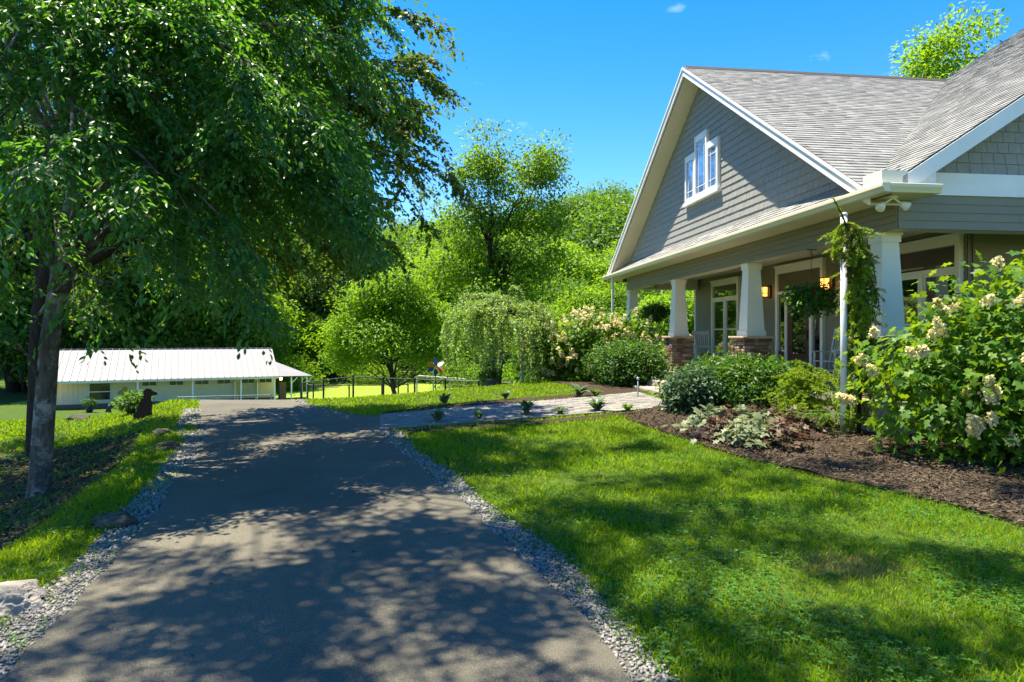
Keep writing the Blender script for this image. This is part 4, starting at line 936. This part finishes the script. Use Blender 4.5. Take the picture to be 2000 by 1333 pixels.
for P_, U_, mm, nm in ((NP, NU, 'lf_needle', 'crown'), (OP, OU, 'lf_darkneedle', 'old_needles')):
    P_ = np.concatenate(P_); U_ = np.concatenate(U_); n = len(P_); scatter(nm, *NEEDLE, P_, U_, rnd(n), rng.uniform(.028, .05, n), mm, o, 1.3)
X, Y = gx(1572, 11.2), 11.2; o = thing('dwarf_spruce', 'low pale green spreading spruce between the dark shrubs and the white pole', 'shrub', (X, Y, tzf(X, Y))); NP, NU = [], []; b = MB()
for i in range(90):
    az = rng.uniform(0, 6.28); L = rng.uniform(.35, .75); z0 = rng.uniform(.15, .95); a0 = np.array([rng.normal(0, .08), rng.normal(0, .08), z0]); L *= 1.15 - .5 * z0; q2 = [a0 + np.array([math.cos(az) * L * u, math.sin(az) * L * u, .22 * u - .38 * L * u * u * 1.4]) for u in np.linspace(0, 1, 5)]
    needle_branch(q2, NP, NU, 150); b.tube([tuple(x) for x in q2], .004, 4, False)
    for w in range(5):
        j = rng.integers(1, 5); e = q2[j] + np.array([rng.normal(0, .10), rng.normal(0, .10), -rng.uniform(0, .08)]); needle_branch([q2[j], e], NP, NU, 60)
b.tube([(0, 0, -.05), (0, 0, 1.0)], .02, 6); b.build('trunk', 'darkbark', o); P_ = np.concatenate(NP); n = len(P_); P_[:, 2] = np.maximum(P_[:, 2], .04); scatter('foliage', *NEEDLE, P_, np.concatenate(NU), rnd(n), rng.uniform(.028, .05, n), 'lf_needle', o, 1.3)
# hostas, coral bells, fern
def rosette(name, label, cat, loc, nl, L, w, m, group, arch=.5, shape=None):
    o = thing(name, label, cat, loc, rng.uniform(0, 6), group)
    sh = shape or ([(0, -.04, 0), (0, .04, 0), (.35, .16, .22), (.35, -.16, .22), (.7, .15, .26), (.7, -.15, .26), (1, 0, .12)], [(0, 1, 2, 3), (3, 2, 4, 5), (5, 4, 6)])
    a = rng.uniform(0, 6.28, nl); el = rng.uniform(.1, .9, nl); U = np.column_stack([np.cos(a) * np.cos(el), np.sin(a) * np.cos(el), np.sin(el)]); Nn = np.column_stack([-np.cos(a) * .5, -np.sin(a) * .5, np.ones(nl)])
    scatter('leaves', *sh, np.column_stack([rng.normal(0, .02, nl), rng.normal(0, .02, nl), np.full(nl, .01)]), U, Nn, L * rng.uniform(.6, 1.1, nl), m, o, w); return o
g = 'hostas along the paver walk'
for px, py, s, lab in [(868, 792, 1.0, 'silvery edged hosta beyond the walk nearest the driveway'), (856, 826, .9, 'pale variegated hosta on the lawn side of the walk nearest the driveway'), (986, 782, .8, 'small hosta beyond the walk in front of the weeping tree'), (1028, 812, 1.1, 'full green hosta midway on the lawn side of the walk'),
                       (1132, 776, 1.2, 'striped yellow hosta at the tip of the far lawn'), (1168, 806, 1.1, 'green hosta on the lawn side of the walk near the steps'), (1095, 812, .5, 'tiny green hosta between two larger ones on the lawn side'), (935, 822, .6, 'low spreading hosta on the lawn side, second from the driveway'), (1226, 806, .6, 'small hosta on the lawn side by the pale flat stone'), (1163, 777, .7, 'small green hosta beside the striped one')]:
    p = gnd(px, py); rosette('hosta', lab, 'plant', (p[0], p[1], tzf(*p) + .03), 30, .30 * s, .95, 'lf_hosta' if s > .75 else 'lf_fern', g)
lobed = STAR
for i, (px, py) in enumerate([(1392, 835), (1425, 846), (1460, 858), (1408, 862), (1500, 852), (1540, 860), (1452, 838), (1520, 838), (1492, 874), (1560, 845), (1440, 876), (1530, 880), (1375, 850), (1480, 836)]):
    p = gnd(px, py); pale = i % 2 == 0
    q2 = thing('coral_bells', 'coral bells with silvery cream leaves in the bed corner' if pale else 'coral bells with bronze purple leaves in the bed corner', 'plant', (p[0], p[1], tzf(*p) + .03), 0, 'silvery coral bells in the front bed' if pale else 'bronze coral bells in the front bed'); nl = 95
    P = rng.normal(0, 1, (nl, 3)) * [.15, .15, 0]; P[:, 2] = .07 + .30 * np.exp(-(P[:, 0] ** 2 + P[:, 1] ** 2) / .04) * rng.uniform(.45, 1, nl)
    scatter('leaves', *STAR, P, unit(P * [1, 1, 0] + rnd(nl, .06)) + [0, 0, -.15], rnd(nl, .35) + [0, -.15, 1], rng.uniform(.085, .15, nl), 'lf_silver' if pale else 'lf_heuchera', q2, 1.25)
    b = MB()
    for w in range(4): x, y = rng.normal(0, .05, 2); b.tube([(x, y, .05), (x * 1.5, y * 1.5, rng.uniform(.32, .46))], .003, 4)
    b.build('flower_stem', 'darkbark', q2)
p = gnd(1592, 848); o = thing('fern', 'small light green fern between the coral bells and the white pole', 'plant', (p[0], p[1], tzf(*p) + .02)); FP, FU, FN = [], [], []
for i in range(16):
    a = rng.uniform(0, 6.28); L = rng.uniform(.3, .5)
    for u in np.linspace(.12, 1, 22):
        c = np.array([math.cos(a) * L * u, math.sin(a) * L * u, .32 * math.sin(u * 2.2)]); 
        for sd in (-1, 1): FP.append(c); FU.append([-math.sin(a) * sd + .4 * math.cos(a), math.cos(a) * sd + .4 * math.sin(a), -.1]); FN.append([0, 0, 1])
n = len(FP); scatter('fronds', *NEEDLE, np.array(FP), np.array(FU), np.array(FN) + rnd(n, .15), .075, 'lf_fern', o, 2.0)
# hanging baskets
def basket(p, t, zc, r, label, fl, hang):
    q2 = hw(p, t, zc); o = thing('hanging_basket', label, 'hanging plant', q2, 0, 'hanging baskets under the porch beam'); b = MB(); b.lathe([(.05, -.30), (.14, -.24), (.17, -.05), (.16, -.04)], (0, 0, 0), 16); b.build('pot', 'blackpot', o, True)
    top = ZB - zc; b = MB(); b.box(-.09, .09, -.006, .006, top - .012, top + .004); b.tube([(.05 * math.cos(a) * (1 - a / 9), .0, top - .075 + .05 * math.sin(a) * (1 - a / 9)) for a in np.linspace(1.57, 7.5, 16)], .006, 5)
    b.tube([(0, 0, top - .02), (.012, 0, top - .14), (-.01, 0, top - .3), (.01, 0, top - .45), (0, 0, .12)], .006, 5)
    for a in (0, 2.1, 4.2): b.tube([(0, 0, .14), (.15 * math.cos(a), .15 * math.sin(a), -.05)], .003, 4)
    b.build('hanger', 'iron', o)
    P, O, CC = clump_leaves([(0, 0, 0, r, r, r * .52)], 70, 34, .09, .8, .5); leafset('foliage', P, O, .07, 'lf_shrub' if fl else 'lf_deep', o, LEAF6, .2)
    if fl:
        for h in ((-.05, -r * .7, .06), (.24, -r * .75, .08)):
            P = np.array(h) + rng.normal(0, .028, (50, 3)); scatter('flower', *LEAF, P, rnd(50), rnd(50), .035, 'redpetal', o, 1.6)
basket(7.14, 11.9, 2.30, .36, 'green hanging basket with a red bloom near the front door', True, 0); basket(7.2, 20.7, 2.35, .34, 'dark shaded hanging basket between the two far columns', False, 0)

# ------------------------------------------------------------------ small things by the walk and on the bank
p = gnd(1246, 778); o = thing('path_light', 'slim grey stake light at the foot of the porch steps', 'path light', (p[0], p[1], tzf(*p))); b = MB(); b.tube([(0, 0, -.1), (0, 0, .42)], .014, 8); b.build('stake', 'galv', o, True); b = MB(); b.lathe([(.02, .42), (.035, .425), (.035, .47), (.01, .48)], (0, 0, 0), 10); b.build('head', 'galv', o, True)
def rock(name, label, loc, s, m, seed, group=None):
    bm = bmesh.new(); bmesh.ops.create_icosphere(bm, subdivisions=4, radius=1)
    for v in bm.verts:
        d = v.co.normalized(); q2 = d * 1.3 + Vector((seed * 7.1, seed, 0)); k = 1 + .35 * mnoise.noise(q2) + .18 * mnoise.noise(q2 * 2.7) + .06 * mnoise.noise(q2 * 7)
        c = mnoise.cell(q2 * 1.6) * .10; v.co = Vector((d.x * s[0], d.y * s[1], d.z * s[2])) * (k + c * .5)
        for nv in (Vector((.6, -.5, .6)).normalized(), Vector((-.7, -.4, .55)).normalized(), Vector((.1, .1, 1)).normalized()):
            e = Vector((v.co.x / s[0], v.co.y / s[1], v.co.z / s[2])); h = e.dot(nv)
            if h > .72: e -= nv * (h - .72) * .85; v.co = Vector((e.x * s[0], e.y * s[1], e.z * s[2]))
    me = bpy.data.meshes.new(name); bm.to_mesh(me); bm.free(); me.materials.append(M[m]); o = bpy.data.objects.new(name, me); C.objects.link(o); o.location = loc; o.rotation_euler = (0, 0, seed); tag(o, label, 'rock', group); return o
g = 'rocks edging the driveway'
for i, (px, py, s, m, lab) in enumerate([(12, 1195, (.19, .15, .13), 'rock', 'pale jagged boulder at the near left edge of the gravel'), (72, 1190, (.06, .05, .045), 'rock', 'small pale stone beside the near boulder'), (228, 1028, (.19, .13, .10), 'dark_rock', 'dark flat rock lying in the gravel below the tree trunk'),
                                        (325, 878, (.20, .14, .10), 'dark_rock', 'dark block of stone at the gravel edge, nearer of two'), (316, 850, (.18, .13, .09), 'dark_rock', 'dark block of stone at the gravel edge, farther of two'), (150, 822, (.30, .2, .14), 'dark_rock', 'mossy boulder in the grass behind the trunk'), (1304, 803, (.19, .12, .05), 'white_rock', 'pale flat stone at the corner of the walk and steps')]):
    p = gnd(px, py); rock('rock', lab, (p[0], p[1], tzf(*p) + s[2] * .35), s, m, i + 1, g)
# planters and metal dogs on the bank lawn
def planter(name, label, px, py, m, prof, foliage, cat='planter'):
    p = gnd(px, py); o = thing(name, label, cat, (p[0], p[1], tzf(*p))); b = MB(); b.lathe(prof, (0, 0, 0), 22); b.build('pot', m, o, True); foliage(o); return o
def fern_top(o, r, zc, lm='lf_yellow'):
    P, O, CC = clump_leaves([(0, 0, zc, r, r, r * .5)], 40, 40, .09, .7, .4); leafset('foliage', P, O, .09, lm, o, LEAF, .3)
planter('tub_planter', 'galvanised tub overflowing with bright fern beside the metal dogs', 243, 806, 'galv', [(.20, 0), (.27, .06), (.30, .34), (.32, .36), (.30, .37)], lambda o: fern_top(o, .34, .42, 'lf_airy'))
planter('dark_planter', 'dark round pot behind the sitting brown dog', 263, 808, 'blackpot', [(.14, 0), (.22, .1), (.24, .25), (.2, .27)], lambda o: fern_top(o, .22, .3, 'lf_mid'))
def trellis(o):
    fern_top(o, .24, .62, 'lf_shrub'); b = MB()
    for x in (-.2, 0, .2): b.tube([(x, 0, .25), (x, 0, 1.05 + .1 * (x == 0))], .012, 5)
    for z_ in (.55, .8, 1.02): b.tube([(-.2, 0, z_), (.2, 0, z_)], .012, 5)
    b.build('trellis', 'iron', o)
planter('trellis_planter', 'dark pot with a climbing plant on a black trellis', 175, 806, 'blackpot', [(.14, 0), (.22, .12), (.25, .30), (.2, .32)], trellis)
def cutout(name, label, px, py, w, out, m, scale, extra=None):
    p = gnd(px, py); o = thing(name, label, 'dog ornament', (p[0], p[1], tzf(*p)), .1); s = [np.array(q2) * scale for q2 in out]; s = smooth_line(s + [s[0]], 4)[:-1]
    b = MB(); b.prism([(a[0], 0, a[1]) for a in s], (0, w, 0)); b.build('silhouette', m, o); b = MB()
    for x in (-.09, .12): b.box(x - .01, x + .01, .002, w - .002, -.12, .04)
    b.build('stake', 'iron', o)
    if extra: extra(o)
    return o
dog = [(-.33, 0), (-.36, .10), (-.27, .22), (-.20, .40), (-.08, .62), (-.02, .78), (-.03, .90), (.06, .99), (.20, .98), (.27, .92), (.40, .86), (.38, .78), (.25, .76), (.20, .68), (.24, .50), (.23, .30), (.25, .06), (.32, 0), (.16, 0), (.12, .10), (.0, .04), (-.1, 0)]
cutout('dog_silhouette', 'rusty brown metal silhouette of a sitting dog on the bank lawn', 282, 818, .02, dog, 'rust', .62)
def patch(o):
    b = MB(); b.prism([(-.02, -.006, .40), (.10, -.006, .42), (.10, -.006, .52), (.0, -.006, .56)], (0, .004, 0)); b.build('white_patch', 'plate', o)
cutout('dog_silhouette', 'black and white metal dog ornament between the trellis pot and the tub', 212, 806, .02, [(-.3, 0), (-.25, .2), (-.12, .42), (.0, .62), (-.02, .82), (.06, .95), (.22, .98), (.34, .86), (.30, .70), (.20, .60), (.22, .40), (.25, .1), (.30, 0), (.1, 0), (-.05, .04)], 'iron', .68, patch)
# wind spinner behind the far lawn
X, Y = gx(851, 21.5), 21.5; z = tzf(X, Y); o = thing('wind_spinner', 'wind spinner with orange, blue and white petals on a dark pole', 'wind spinner', (X, Y, z)); b = MB(); b.tube([(0, 0, -.2), (0, 0, 1.25)], .015, 8); b.build('pole', 'iron', o, True)
for k, (a, c) in enumerate([(0, 'blue'), (1.05, 'orange'), (2.09, 'blue'), (3.14, 'blue'), (4.19, 'orange'), (5.24, 'plate')]):
    for q2 in range(1):
        b = MB(); pts = []
        for u in np.linspace(0, 1, 7): pts.append((.05 + .27 * u, .065 * math.sin(math.pi * u ** .8)))
        ol = [(r_, w_) for r_, w_ in pts] + [(r_, -w_) for r_, w_ in pts[-2:0:-1]]
        ca, sa = math.cos(a + 1.57), math.sin(a + 1.57); b.prism([(r_ * ca - w_ * sa, -.03 + .08 * w_ / .065 * .5 - .05 * r_, 1.02 + r_ * sa + w_ * ca) for r_, w_ in ol], (0, .006, 0)); b.build('petal', c, o)
# white pole and pot behind the far lawn
X, Y = gx(1020, 23), 23.0; z = tzf(X, Y); o = thing('marker_pole', 'weathered white post standing right of the weeping tree', 'post', (X, Y, z)); b = MB(); b.tube([(0, 0, -.2), (0, 0, 2.0)], .07, 10); b.build('post', 'pipe', o, True)
b = MB(); b.lathe([(.075, 2.0), (.075, 2.03), (.03, 2.06)], (0, 0, 0), 10); b.build('cap', 'pipe', o, True)
X, Y = gx(955, 21.2), 21.2; z = tzf(X, Y); o = thing('flower_pot', 'grey tub of red flowers at the foot of the weeping tree', 'planter', (X, Y, z)); b = MB(); b.lathe([(.2, 0), (.26, .3), (.28, .32), (.25, .33)], (0, 0, 0), 18); b.build('pot', 'galv', o, True); fern_top(o, .24, .42, 'lf_mid')
P = rng.normal(0, 1, (70, 3)) * [.14, .14, .06] + [0, 0, .5]; scatter('flower', *LEAF, P, rnd(70), rnd(70), .05, 'redpetal', o, 1.5)

# ------------------------------------------------------------------ barn
BA = math.atan2(.436, .9); BO = Vector((-18.4, 53.4, 0)); bz = -3.6
barn = thing('barn', 'long white metal sided kennel barn with a white metal roof below the drive', 'building', (BO.x, BO.y, bz), BA)
LEN = 15.2; D = 9.0; EV = 2.1; RG = 4.15     # local x from -LEN to 0, y from 0 to D
b = MB(); b.box(-LEN, 0, 1.25, D, -.6, EV + .05)
b.prism([(-LEN, 1.25, EV + .05), (-LEN, D, EV + .05), (-LEN, D * .5, RG - .25)], (LEN, 0, 0))
x = -LEN
while x < -.05: b.box(x, x + .03, 1.225, 1.25, .36, EV); x += .3
b.build('wall', 'barnwall', barn)
b = MB(); b.box(-LEN - .01, .01, 1.20, 1.26, -.6, .34); b.build('foundation', 'barnbase', barn)
b = MB()
for y0, y1 in ((-.15, D / 2), (D + .15, D / 2)):
    z0 = EV - .07
    b.prism([(-LEN - .3, y0, z0), (.15, y0, z0), (.15, y1, RG), (-LEN - .3, y1, RG)], (0, 0, .04))
    x = -LEN - .3
    while x < .16:
        b.prism([(x - .02, y0, z0 + .04), (x + .02, y0, z0 + .04), (x + .02, y1, RG + .04), (x - .02, y1, RG + .04)], (0, 0, .055)); x += .45
b.prism([(.16, .1, EV - .1), (2.9, 1.2, EV - .18), (2.9, D - 1.5, EV - .18), (.16, D - .6, EV + .9), (.16, D / 2, EV + 1.0)], (0, 0, .05))
b.prism([(.16, .1, EV - .1), (2.9, 1.2, EV - .18), (.16, D / 2, EV + 1.0)], (0, 0, .055))
b.box(-LEN - .3, .15, D / 2 - .12, D / 2 + .12, RG + .03, RG + .085); b.build('roof', 'metalroof', barn)
b = MB(); b.box(-LEN - .3, .15, -.17, -.13, EV - .20, EV - .06); b.build('fascia', 'barnwall', barn)
for x in (-15.1, -9.55, -5.95, -2.6, -.15): b = MB(); b.box(x - .055, x + .055, -.02, .09, -.6, EV - .09); b.build('porch_post', 'white', barn)
for x, y in ((1.2, .7), (2.5, 1.3), (2.6, 4.5)):
    b = MB(); b.box(x - .05, x + .05, y - .05, y + .05, -.6, EV - .15); b.bar((x, y, EV - .7), (x + .45, y, EV - .2), .06, .06); b.build('porch_post', 'white', barn)
for x in (-9.3, -7.5, -5.75, -4.2, -2.45, -1.15):
    b = MB(); b.box(x - .05, x + .95, 1.17, 1.22, EV - .62, EV - .12); w = b.build('window', 'white', barn); b = MB(); b.box(x, x + .43, 1.155, 1.171, EV - .57, EV - .17); b.box(x + .47, x + .90, 1.155, 1.171, EV - .57, EV - .17); b.build('pane', 'darkpane', w)
b = MB(); b.box(-12.7, -11.3, 1.17, 1.22, .55, EV - .25); w = b.build('window', 'white', barn); b = MB(); b.box(-12.64, -11.36, 1.155, 1.171, .61, 1.15); b.box(-12.64, -11.36, 1.155, 1.171, 1.23, EV - .31); b.build('pane', 'darkpane', w)
for x in (-3.05, -1.45): b = MB(); b.box(x, x + .05, -.05, 1.22, .35, EV - .35); b.build('divider', 'barnwall', barn)
b = MB(); b.box(.4, .9, 1.5, 2.4, -.5, 1.5); b.build('porch_screen', 'barnbase', barn)
b = MB(); b.lathe([(.09, 0), (.11, .08), (.08, .18), (.03, .2)], (.35, .3, EV - .35), 12); b.build('porch_lamp', 'bulb', barn, True)
b = MB(); b.lathe([(.09, 0), (.11, .08), (.08, .18), (.03, .2)], (-14.85, .3, EV - .45), 12); b.build('porch_lamp', 'bulb', barn, True)
s = [(-.5, 0), (-.52, .16), (-.4, .3), (-.2, .36), (-.16, .55), (-.02, .66), (.14, .62), (.24, .48), (.2, .3), (.36, .2), (.6, .12), (.62, 0)]
b = MB(); b.prism([(-10.45 + a * .85, 1.19, .95 + c * .85) for a, c in s], (0, .02, 0)); b.build('dog_cutout', 'tan', barn)
# railing before the barn, chain link fences
def fence(name, label, pts, h, post, rail_m, post_m, mesh=True, group=None, mid=False, hs=None):
    o = thing(name, label, 'fence', (pts[0][0], pts[0][1], tzf(*pts[0])), 0, group); o0 = np.array(o.location); b = MB(); wv = MB()
    T = [np.array([p[0], p[1], tzf(*p) + (hs[i] if hs else h)]) - o0 for i, p in enumerate(pts)]
    for i, p in enumerate(pts):
        q2 = T[i]; g0 = q2 - [0, 0, (hs[i] if hs else h)]; k = MB(); k.tube([tuple(g0 - [0, 0, .2]), tuple(q2 + [0, 0, .05])], post, 7); k.build('post', post_m, o)
    for i in range(len(pts) - 1):
        b.tube([tuple(T[i]), tuple(T[i + 1])], post * .6, 6)
        if mid: b.tube([tuple(T[i] - [0, 0, h * .5]), tuple(T[i + 1] - [0, 0, h * .5])], post * .5, 6)
        if mesh:
            L = np.linalg.norm(T[i + 1] - T[i]); n_ = int((L + h) / .14); hh = h - .08; d = (T[i + 1] - T[i])
            for k in range(-int(hh / .14), int(L / .14)):
                for sg in (1, -1):
                    s0, s1 = k * .14, k * .14 + hh; z0, z1 = (0, 1) if sg > 0 else (1, 0)
                    c0, c1 = max(s0, 0), min(s1, L)
                    if c1 - c0 < .02: continue
                    f0, f1 = (c0 - s0) / hh, (c1 - s0) / hh; za, zb = (f0, f1) if sg > 0 else (1 - f0, 1 - f1)
                    a = T[i] + d * (c0 / L) + [0, 0, -h + .04 + za * hh]; e = T[i] + d * (c1 / L) + [0, 0, -h + .04 + zb * hh]; wv.tube([tuple(a), tuple(e)], .0028, 3, False)
    b.build('rail', rail_m, o); 
    if mesh: wv.build('chain_link', 'wire', o)
    return o
def gp2(px, Y): return (gx(px, Y), Y)
FP_ = [(588, 27.5, 749), (632, 27.2, 743), (690, 26.6, 736), (749, 26.8, 739), (810, 27, 741), (870, 27, 743), (935, 26.8, 745), (1000, 26.4, 748), (1065, 26, 753)]
fence('chain_link_fence', 'black chain link fence just beyond the lawn crest', [gp2(a, b_) for a, b_, c in FP_], 1.4, .038, 'fence', 'fence', hs=[EYE - (c - 657) / F * b_ - tzf(*gp2(a, b_)) for a, b_, c in FP_])
fence('chain_link_fence', 'second dark fence line with a gate in the lower field', [gp2(601, 47), gp2(612, 47), gp2(682, 47.5), gp2(746, 48), gp2(778, 48), gp2(797, 48)], 1.7, .05, 'fence', 'fence')
fence('field_fence', 'long grey topped fence along the far edge of the sunlit field', [(-34, 82), (-29, 82), (-24, 82), (-19, 82), (-14, 82), (-9, 82), (-4, 82), (1, 82), (6, 82), (11, 82)], 1.35, .045, 'greyrail', 'greyrail', False)
fence('railing', 'pale grey ramp railing in front of the barn wall', [gp2(346, 44.5), gp2(385, 45), gp2(425, 46), gp2(465, 47), gp2(500, 48), gp2(530, 49)], 1.0, .035, 'greyrail', 'greyrail', False, None, True)
# agility plank in the field
X, Y = gx(812, 58), 58; o = thing('agility_plank', 'white topped dog walk plank on thin posts in the field', 'dog agility plank', (X, Y, tzf(X, Y))); b = MB(); b.bar((0, 0, 2.05), (4.2, .2, 1.75), .5, .12); b.build('plank', 'plank', o)
for x, zt2 in ((.1, 2.0), (1.5, 1.92), (2.9, 1.82), (4.1, 1.74)): b = MB(); b.tube([(x, -.2, 0), (x, -.2, zt2)], .035, 6); b.tube([(x, .2, 0), (x, .2, zt2)], .035, 6); b.build('leg', 'greyrail', o)
X, Y = gx(822, 56), 56; o = thing('agility_board', 'low orange board with dark spots standing in the field', 'board', (X, Y, tzf(X, Y))); b = MB(); b.box(0, 1.0, 0, .08, .05, .62); b.build('board', 'orange', o); b = MB(); b.box(.15, .22, -.004, .0, .3, .45); b.box(.75, .85, -.004, 0, .28, .4); b.build('spot', 'iron', o); b = MB(); b.box(.05, .1, -.15, .25, 0, .05); b.box(.9, .95, -.15, .25, 0, .05); b.build('foot', 'iron', o)

# ------------------------------------------------------------------ grass
drive_a = np.array(drive); walk_a = [tuple(p) for p in near_e] + [tuple(p) for p in far_e[::-1]]
def on_lawn(P):
    k = ~inpoly(P, drive_a)
    for po in (walk_a, bed, bed2, bed3): k &= ~inpoly(P, po)
    return k
def fuzz(P, polys, w):
    """keep a point near a verge only sometimes, so the lawn frays into the gravel"""
    k = np.ones(len(P), bool)
    for po in polys: k &= ~(inpoly(P, po) & (rng.uniform(size=len(P)) < w))
    return k
GP = []
for (y0, y1, d) in ((2.6, 3.8, 6500), (3.8, 5.5, 4800), (5.5, 8, 2900), (8, 11, 1700), (11, 15, 1000), (15, 22, 420)):
    xa, xb = -1.1 * y1, .86 * y1 + .8; n = int(d * (y1 - y0) * (xb - xa)); P = np.column_stack([rng.uniform(xa, xb, n), rng.uniform(y0, y1, n)])
    u = P[:, 0] / P[:, 1]; P = P[np.abs(u) < .85]
    P = P[on_lawn(P)]; P = P[fuzz(P, (left_g, right_g, far_g), .86)]
    litter = inpoly(P, bank_in); P = P[~litter | (rng.uniform(size=len(P)) < .06)]; GP.append(P)
GP = np.concatenate(GP); GP = GP[~((GP[:, 0] > 6.5) & (GP[:, 1] > 8))]
patchy = np.array([mnoise.noise(Vector((a * .9, b_ * .9, 0))) + .6 * mnoise.noise(Vector((a * 2.6, b_ * 2.6, 5))) for a, b_ in GP])
brown = np.exp(-(((GP[:, 0] - gnd(1650, 1108)[0]) / .33) ** 2 + ((GP[:, 1] - gnd(1650, 1108)[1]) / .22) ** 2))
brown2 = np.exp(-(((GP[:, 0] - gnd(1250, 940)[0] + 2.2) / .3) ** 2 + ((GP[:, 1] - gnd(1250, 940)[1]) / .9) ** 2)) * .5
dry = rng.uniform(size=len(GP)) < np.clip(.05 + .9 * (brown + brown2) - .05 * patchy, .02, .9)
n = len(GP); Z = tz(GP[:, 0], GP[:, 1]); far = np.clip(GP[:, 1] / 6, .8, 2.6)
hgt = (.045 + .022 * np.clip(patchy, -1, 1)) * rng.uniform(.6, 1.45, n) * (.85 + .12 * far); lean = rnd(n) * [.55, .55, 0] + [0, 0, 1]
side = np.cross(lean, rnd(n)); wr = np.clip(far, .9, 2.4) * 1.25
for msk, mm, nm, lab in ((~dry, 'grass', 'lawn_grass', 'green lawn grass on both sides of the driveway and walk'), (dry, 'drygrass', 'dry_grass', 'yellowed dry blades scattered through the lawn and in one brown spot')):
    tag(scatter(nm, *BLADE, np.column_stack([GP, Z])[msk], lean[msk], side[msk], hgt[msk], mm, None, wr[msk]), lab, 'grass', None, 'stuff')
print('blades', n)
# clover
CL = []
for (y0, y1, d) in ((2.6, 4.2, 1500), (4.2, 6.5, 950), (6.5, 10, 420)):
    n = int(d * (y1 - y0) * 1.9 * y1); P = np.column_stack([rng.uniform(-1.0 * y1, .9 * y1, n), rng.uniform(y0, y1, n)]); P = P[on_lawn(P)]; P = P[fuzz(P, (left_g, right_g), .8)]
    P = P[~inpoly(P, bank_in) | (rng.uniform(size=len(P)) < .5)]
    q2 = np.array([mnoise.noise(Vector((a * 1.1 + 9, b_ * 1.1, 2))) + .5 * mnoise.noise(Vector((a * 3.1, b_ * 3.1, 8))) for a, b_ in P]); P = P[q2 + rng.normal(0, .15, len(P)) > -.02]; CL.append(P)
CL = np.concatenate(CL); n = len(CL); az = rng.uniform(0, 6.28, n); h = rng.uniform(.025, .06, n); base_ = np.column_stack([CL, tz(CL[:, 0], CL[:, 1]) + h]); up = rnd(n, .3) + [0, 0, 1]; PP, UU = [], []
for k in range(3): PP.append(base_); UU.append(np.column_stack([np.cos(az + k * 2.09), np.sin(az + k * 2.09), rng.uniform(-.2, .3, n)]))
OV = ([(0, 0, 0), (.4, -.36, .04), (.85, -.34, .03), (1, 0, 0), (.85, .34, .03), (.4, .36, .04)], [(0, 1, 2, 3), (0, 3, 4, 5)])
tag(scatter('clover', *OV, np.concatenate(PP), np.concatenate(UU), np.concatenate([up] * 3), np.tile(rng.uniform(.010, .020, n), 3), 'clover'), 'clover leaves mixed into the near lawn', 'clover', None, 'stuff')
# weeds and seedlings on the shaded bank
n = 2600; P = np.column_stack([rng.uniform(-14, -3, n), rng.uniform(3.2, 15, n)]); P = P[inpoly(P, bank)]; q2 = np.array([mnoise.noise(Vector((a * .8, b_ * .8, 4))) for a, b_ in P]); P = P[q2 > -.02]
E_ = np.array([p for p in right if 2.5 < p[1] < 11]); E2 = np.array([p for p in left if 2.8 < p[1] < 17])
nb = len(P); kk_ = rng.integers(0, len(E_), 260); P = np.concatenate([P, E_[kk_] + np.column_stack([rng.uniform(.14, .42, 260), rng.normal(0, .12, 260)]), E2[rng.integers(0, len(E2), 200)] + np.column_stack([-rng.uniform(.22, .6, 200), rng.normal(0, .15, 200)])])
rep = np.repeat(np.arange(len(P)), 9); wsc = np.where(rep < nb, 1.0, .42); n = len(rep); B3 = np.column_stack([P, tz(P[:, 0], P[:, 1])])[rep] + (np.abs(rnd(n)) * [0, 0, .05] + rnd(n) * [.06, .06, 0]) * wsc[:, None] + [0, 0, .02]
tag(scatter('undergrowth', *LEAF, B3, rnd(n) * [1, 1, .3], rnd(n, .4) + [0, 0, 1], rng.uniform(.03, .07, n) * wsc, 'lf_deep', None, 1.1), 'low green weeds over the shaded bank under the trees', 'undergrowth', None, 'stuff')
n = 16000; P = np.column_stack([rng.uniform(-14, -3.4, n), rng.uniform(3.0, 13, n)]); P = P[inpoly(P, bank_in)]; n = len(P)
tag(scatter('fallen_leaves', *LEAF, np.column_stack([P, tz(P[:, 0], P[:, 1]) + .03 + rng.uniform(0, .02, n)]), rnd(n) * [1, 1, .2], rnd(n, .35) + [0, 0, 1], rng.uniform(.04, .08, n), 'chips', None, 1.3), 'brown fallen leaves over the shaded bank', 'leaves', None, 'stuff')
n = 260; P = np.column_stack([rng.uniform(-8, 1, n), rng.uniform(2.8, 17, n)]); P = P[inpoly(P, drive_a)]; n = len(P)
tag(scatter('drive_litter', *LEAF, np.column_stack([P, tz(P[:, 0], P[:, 1]) + .041]), rnd(n) * [1, 1, .1], rnd(n, .25) + [0, 0, 1], rng.uniform(.012, .045, n), 'chips', None, 1.2), 'small dry leaves and bits scattered on the asphalt', 'leaves', None, 'stuff')
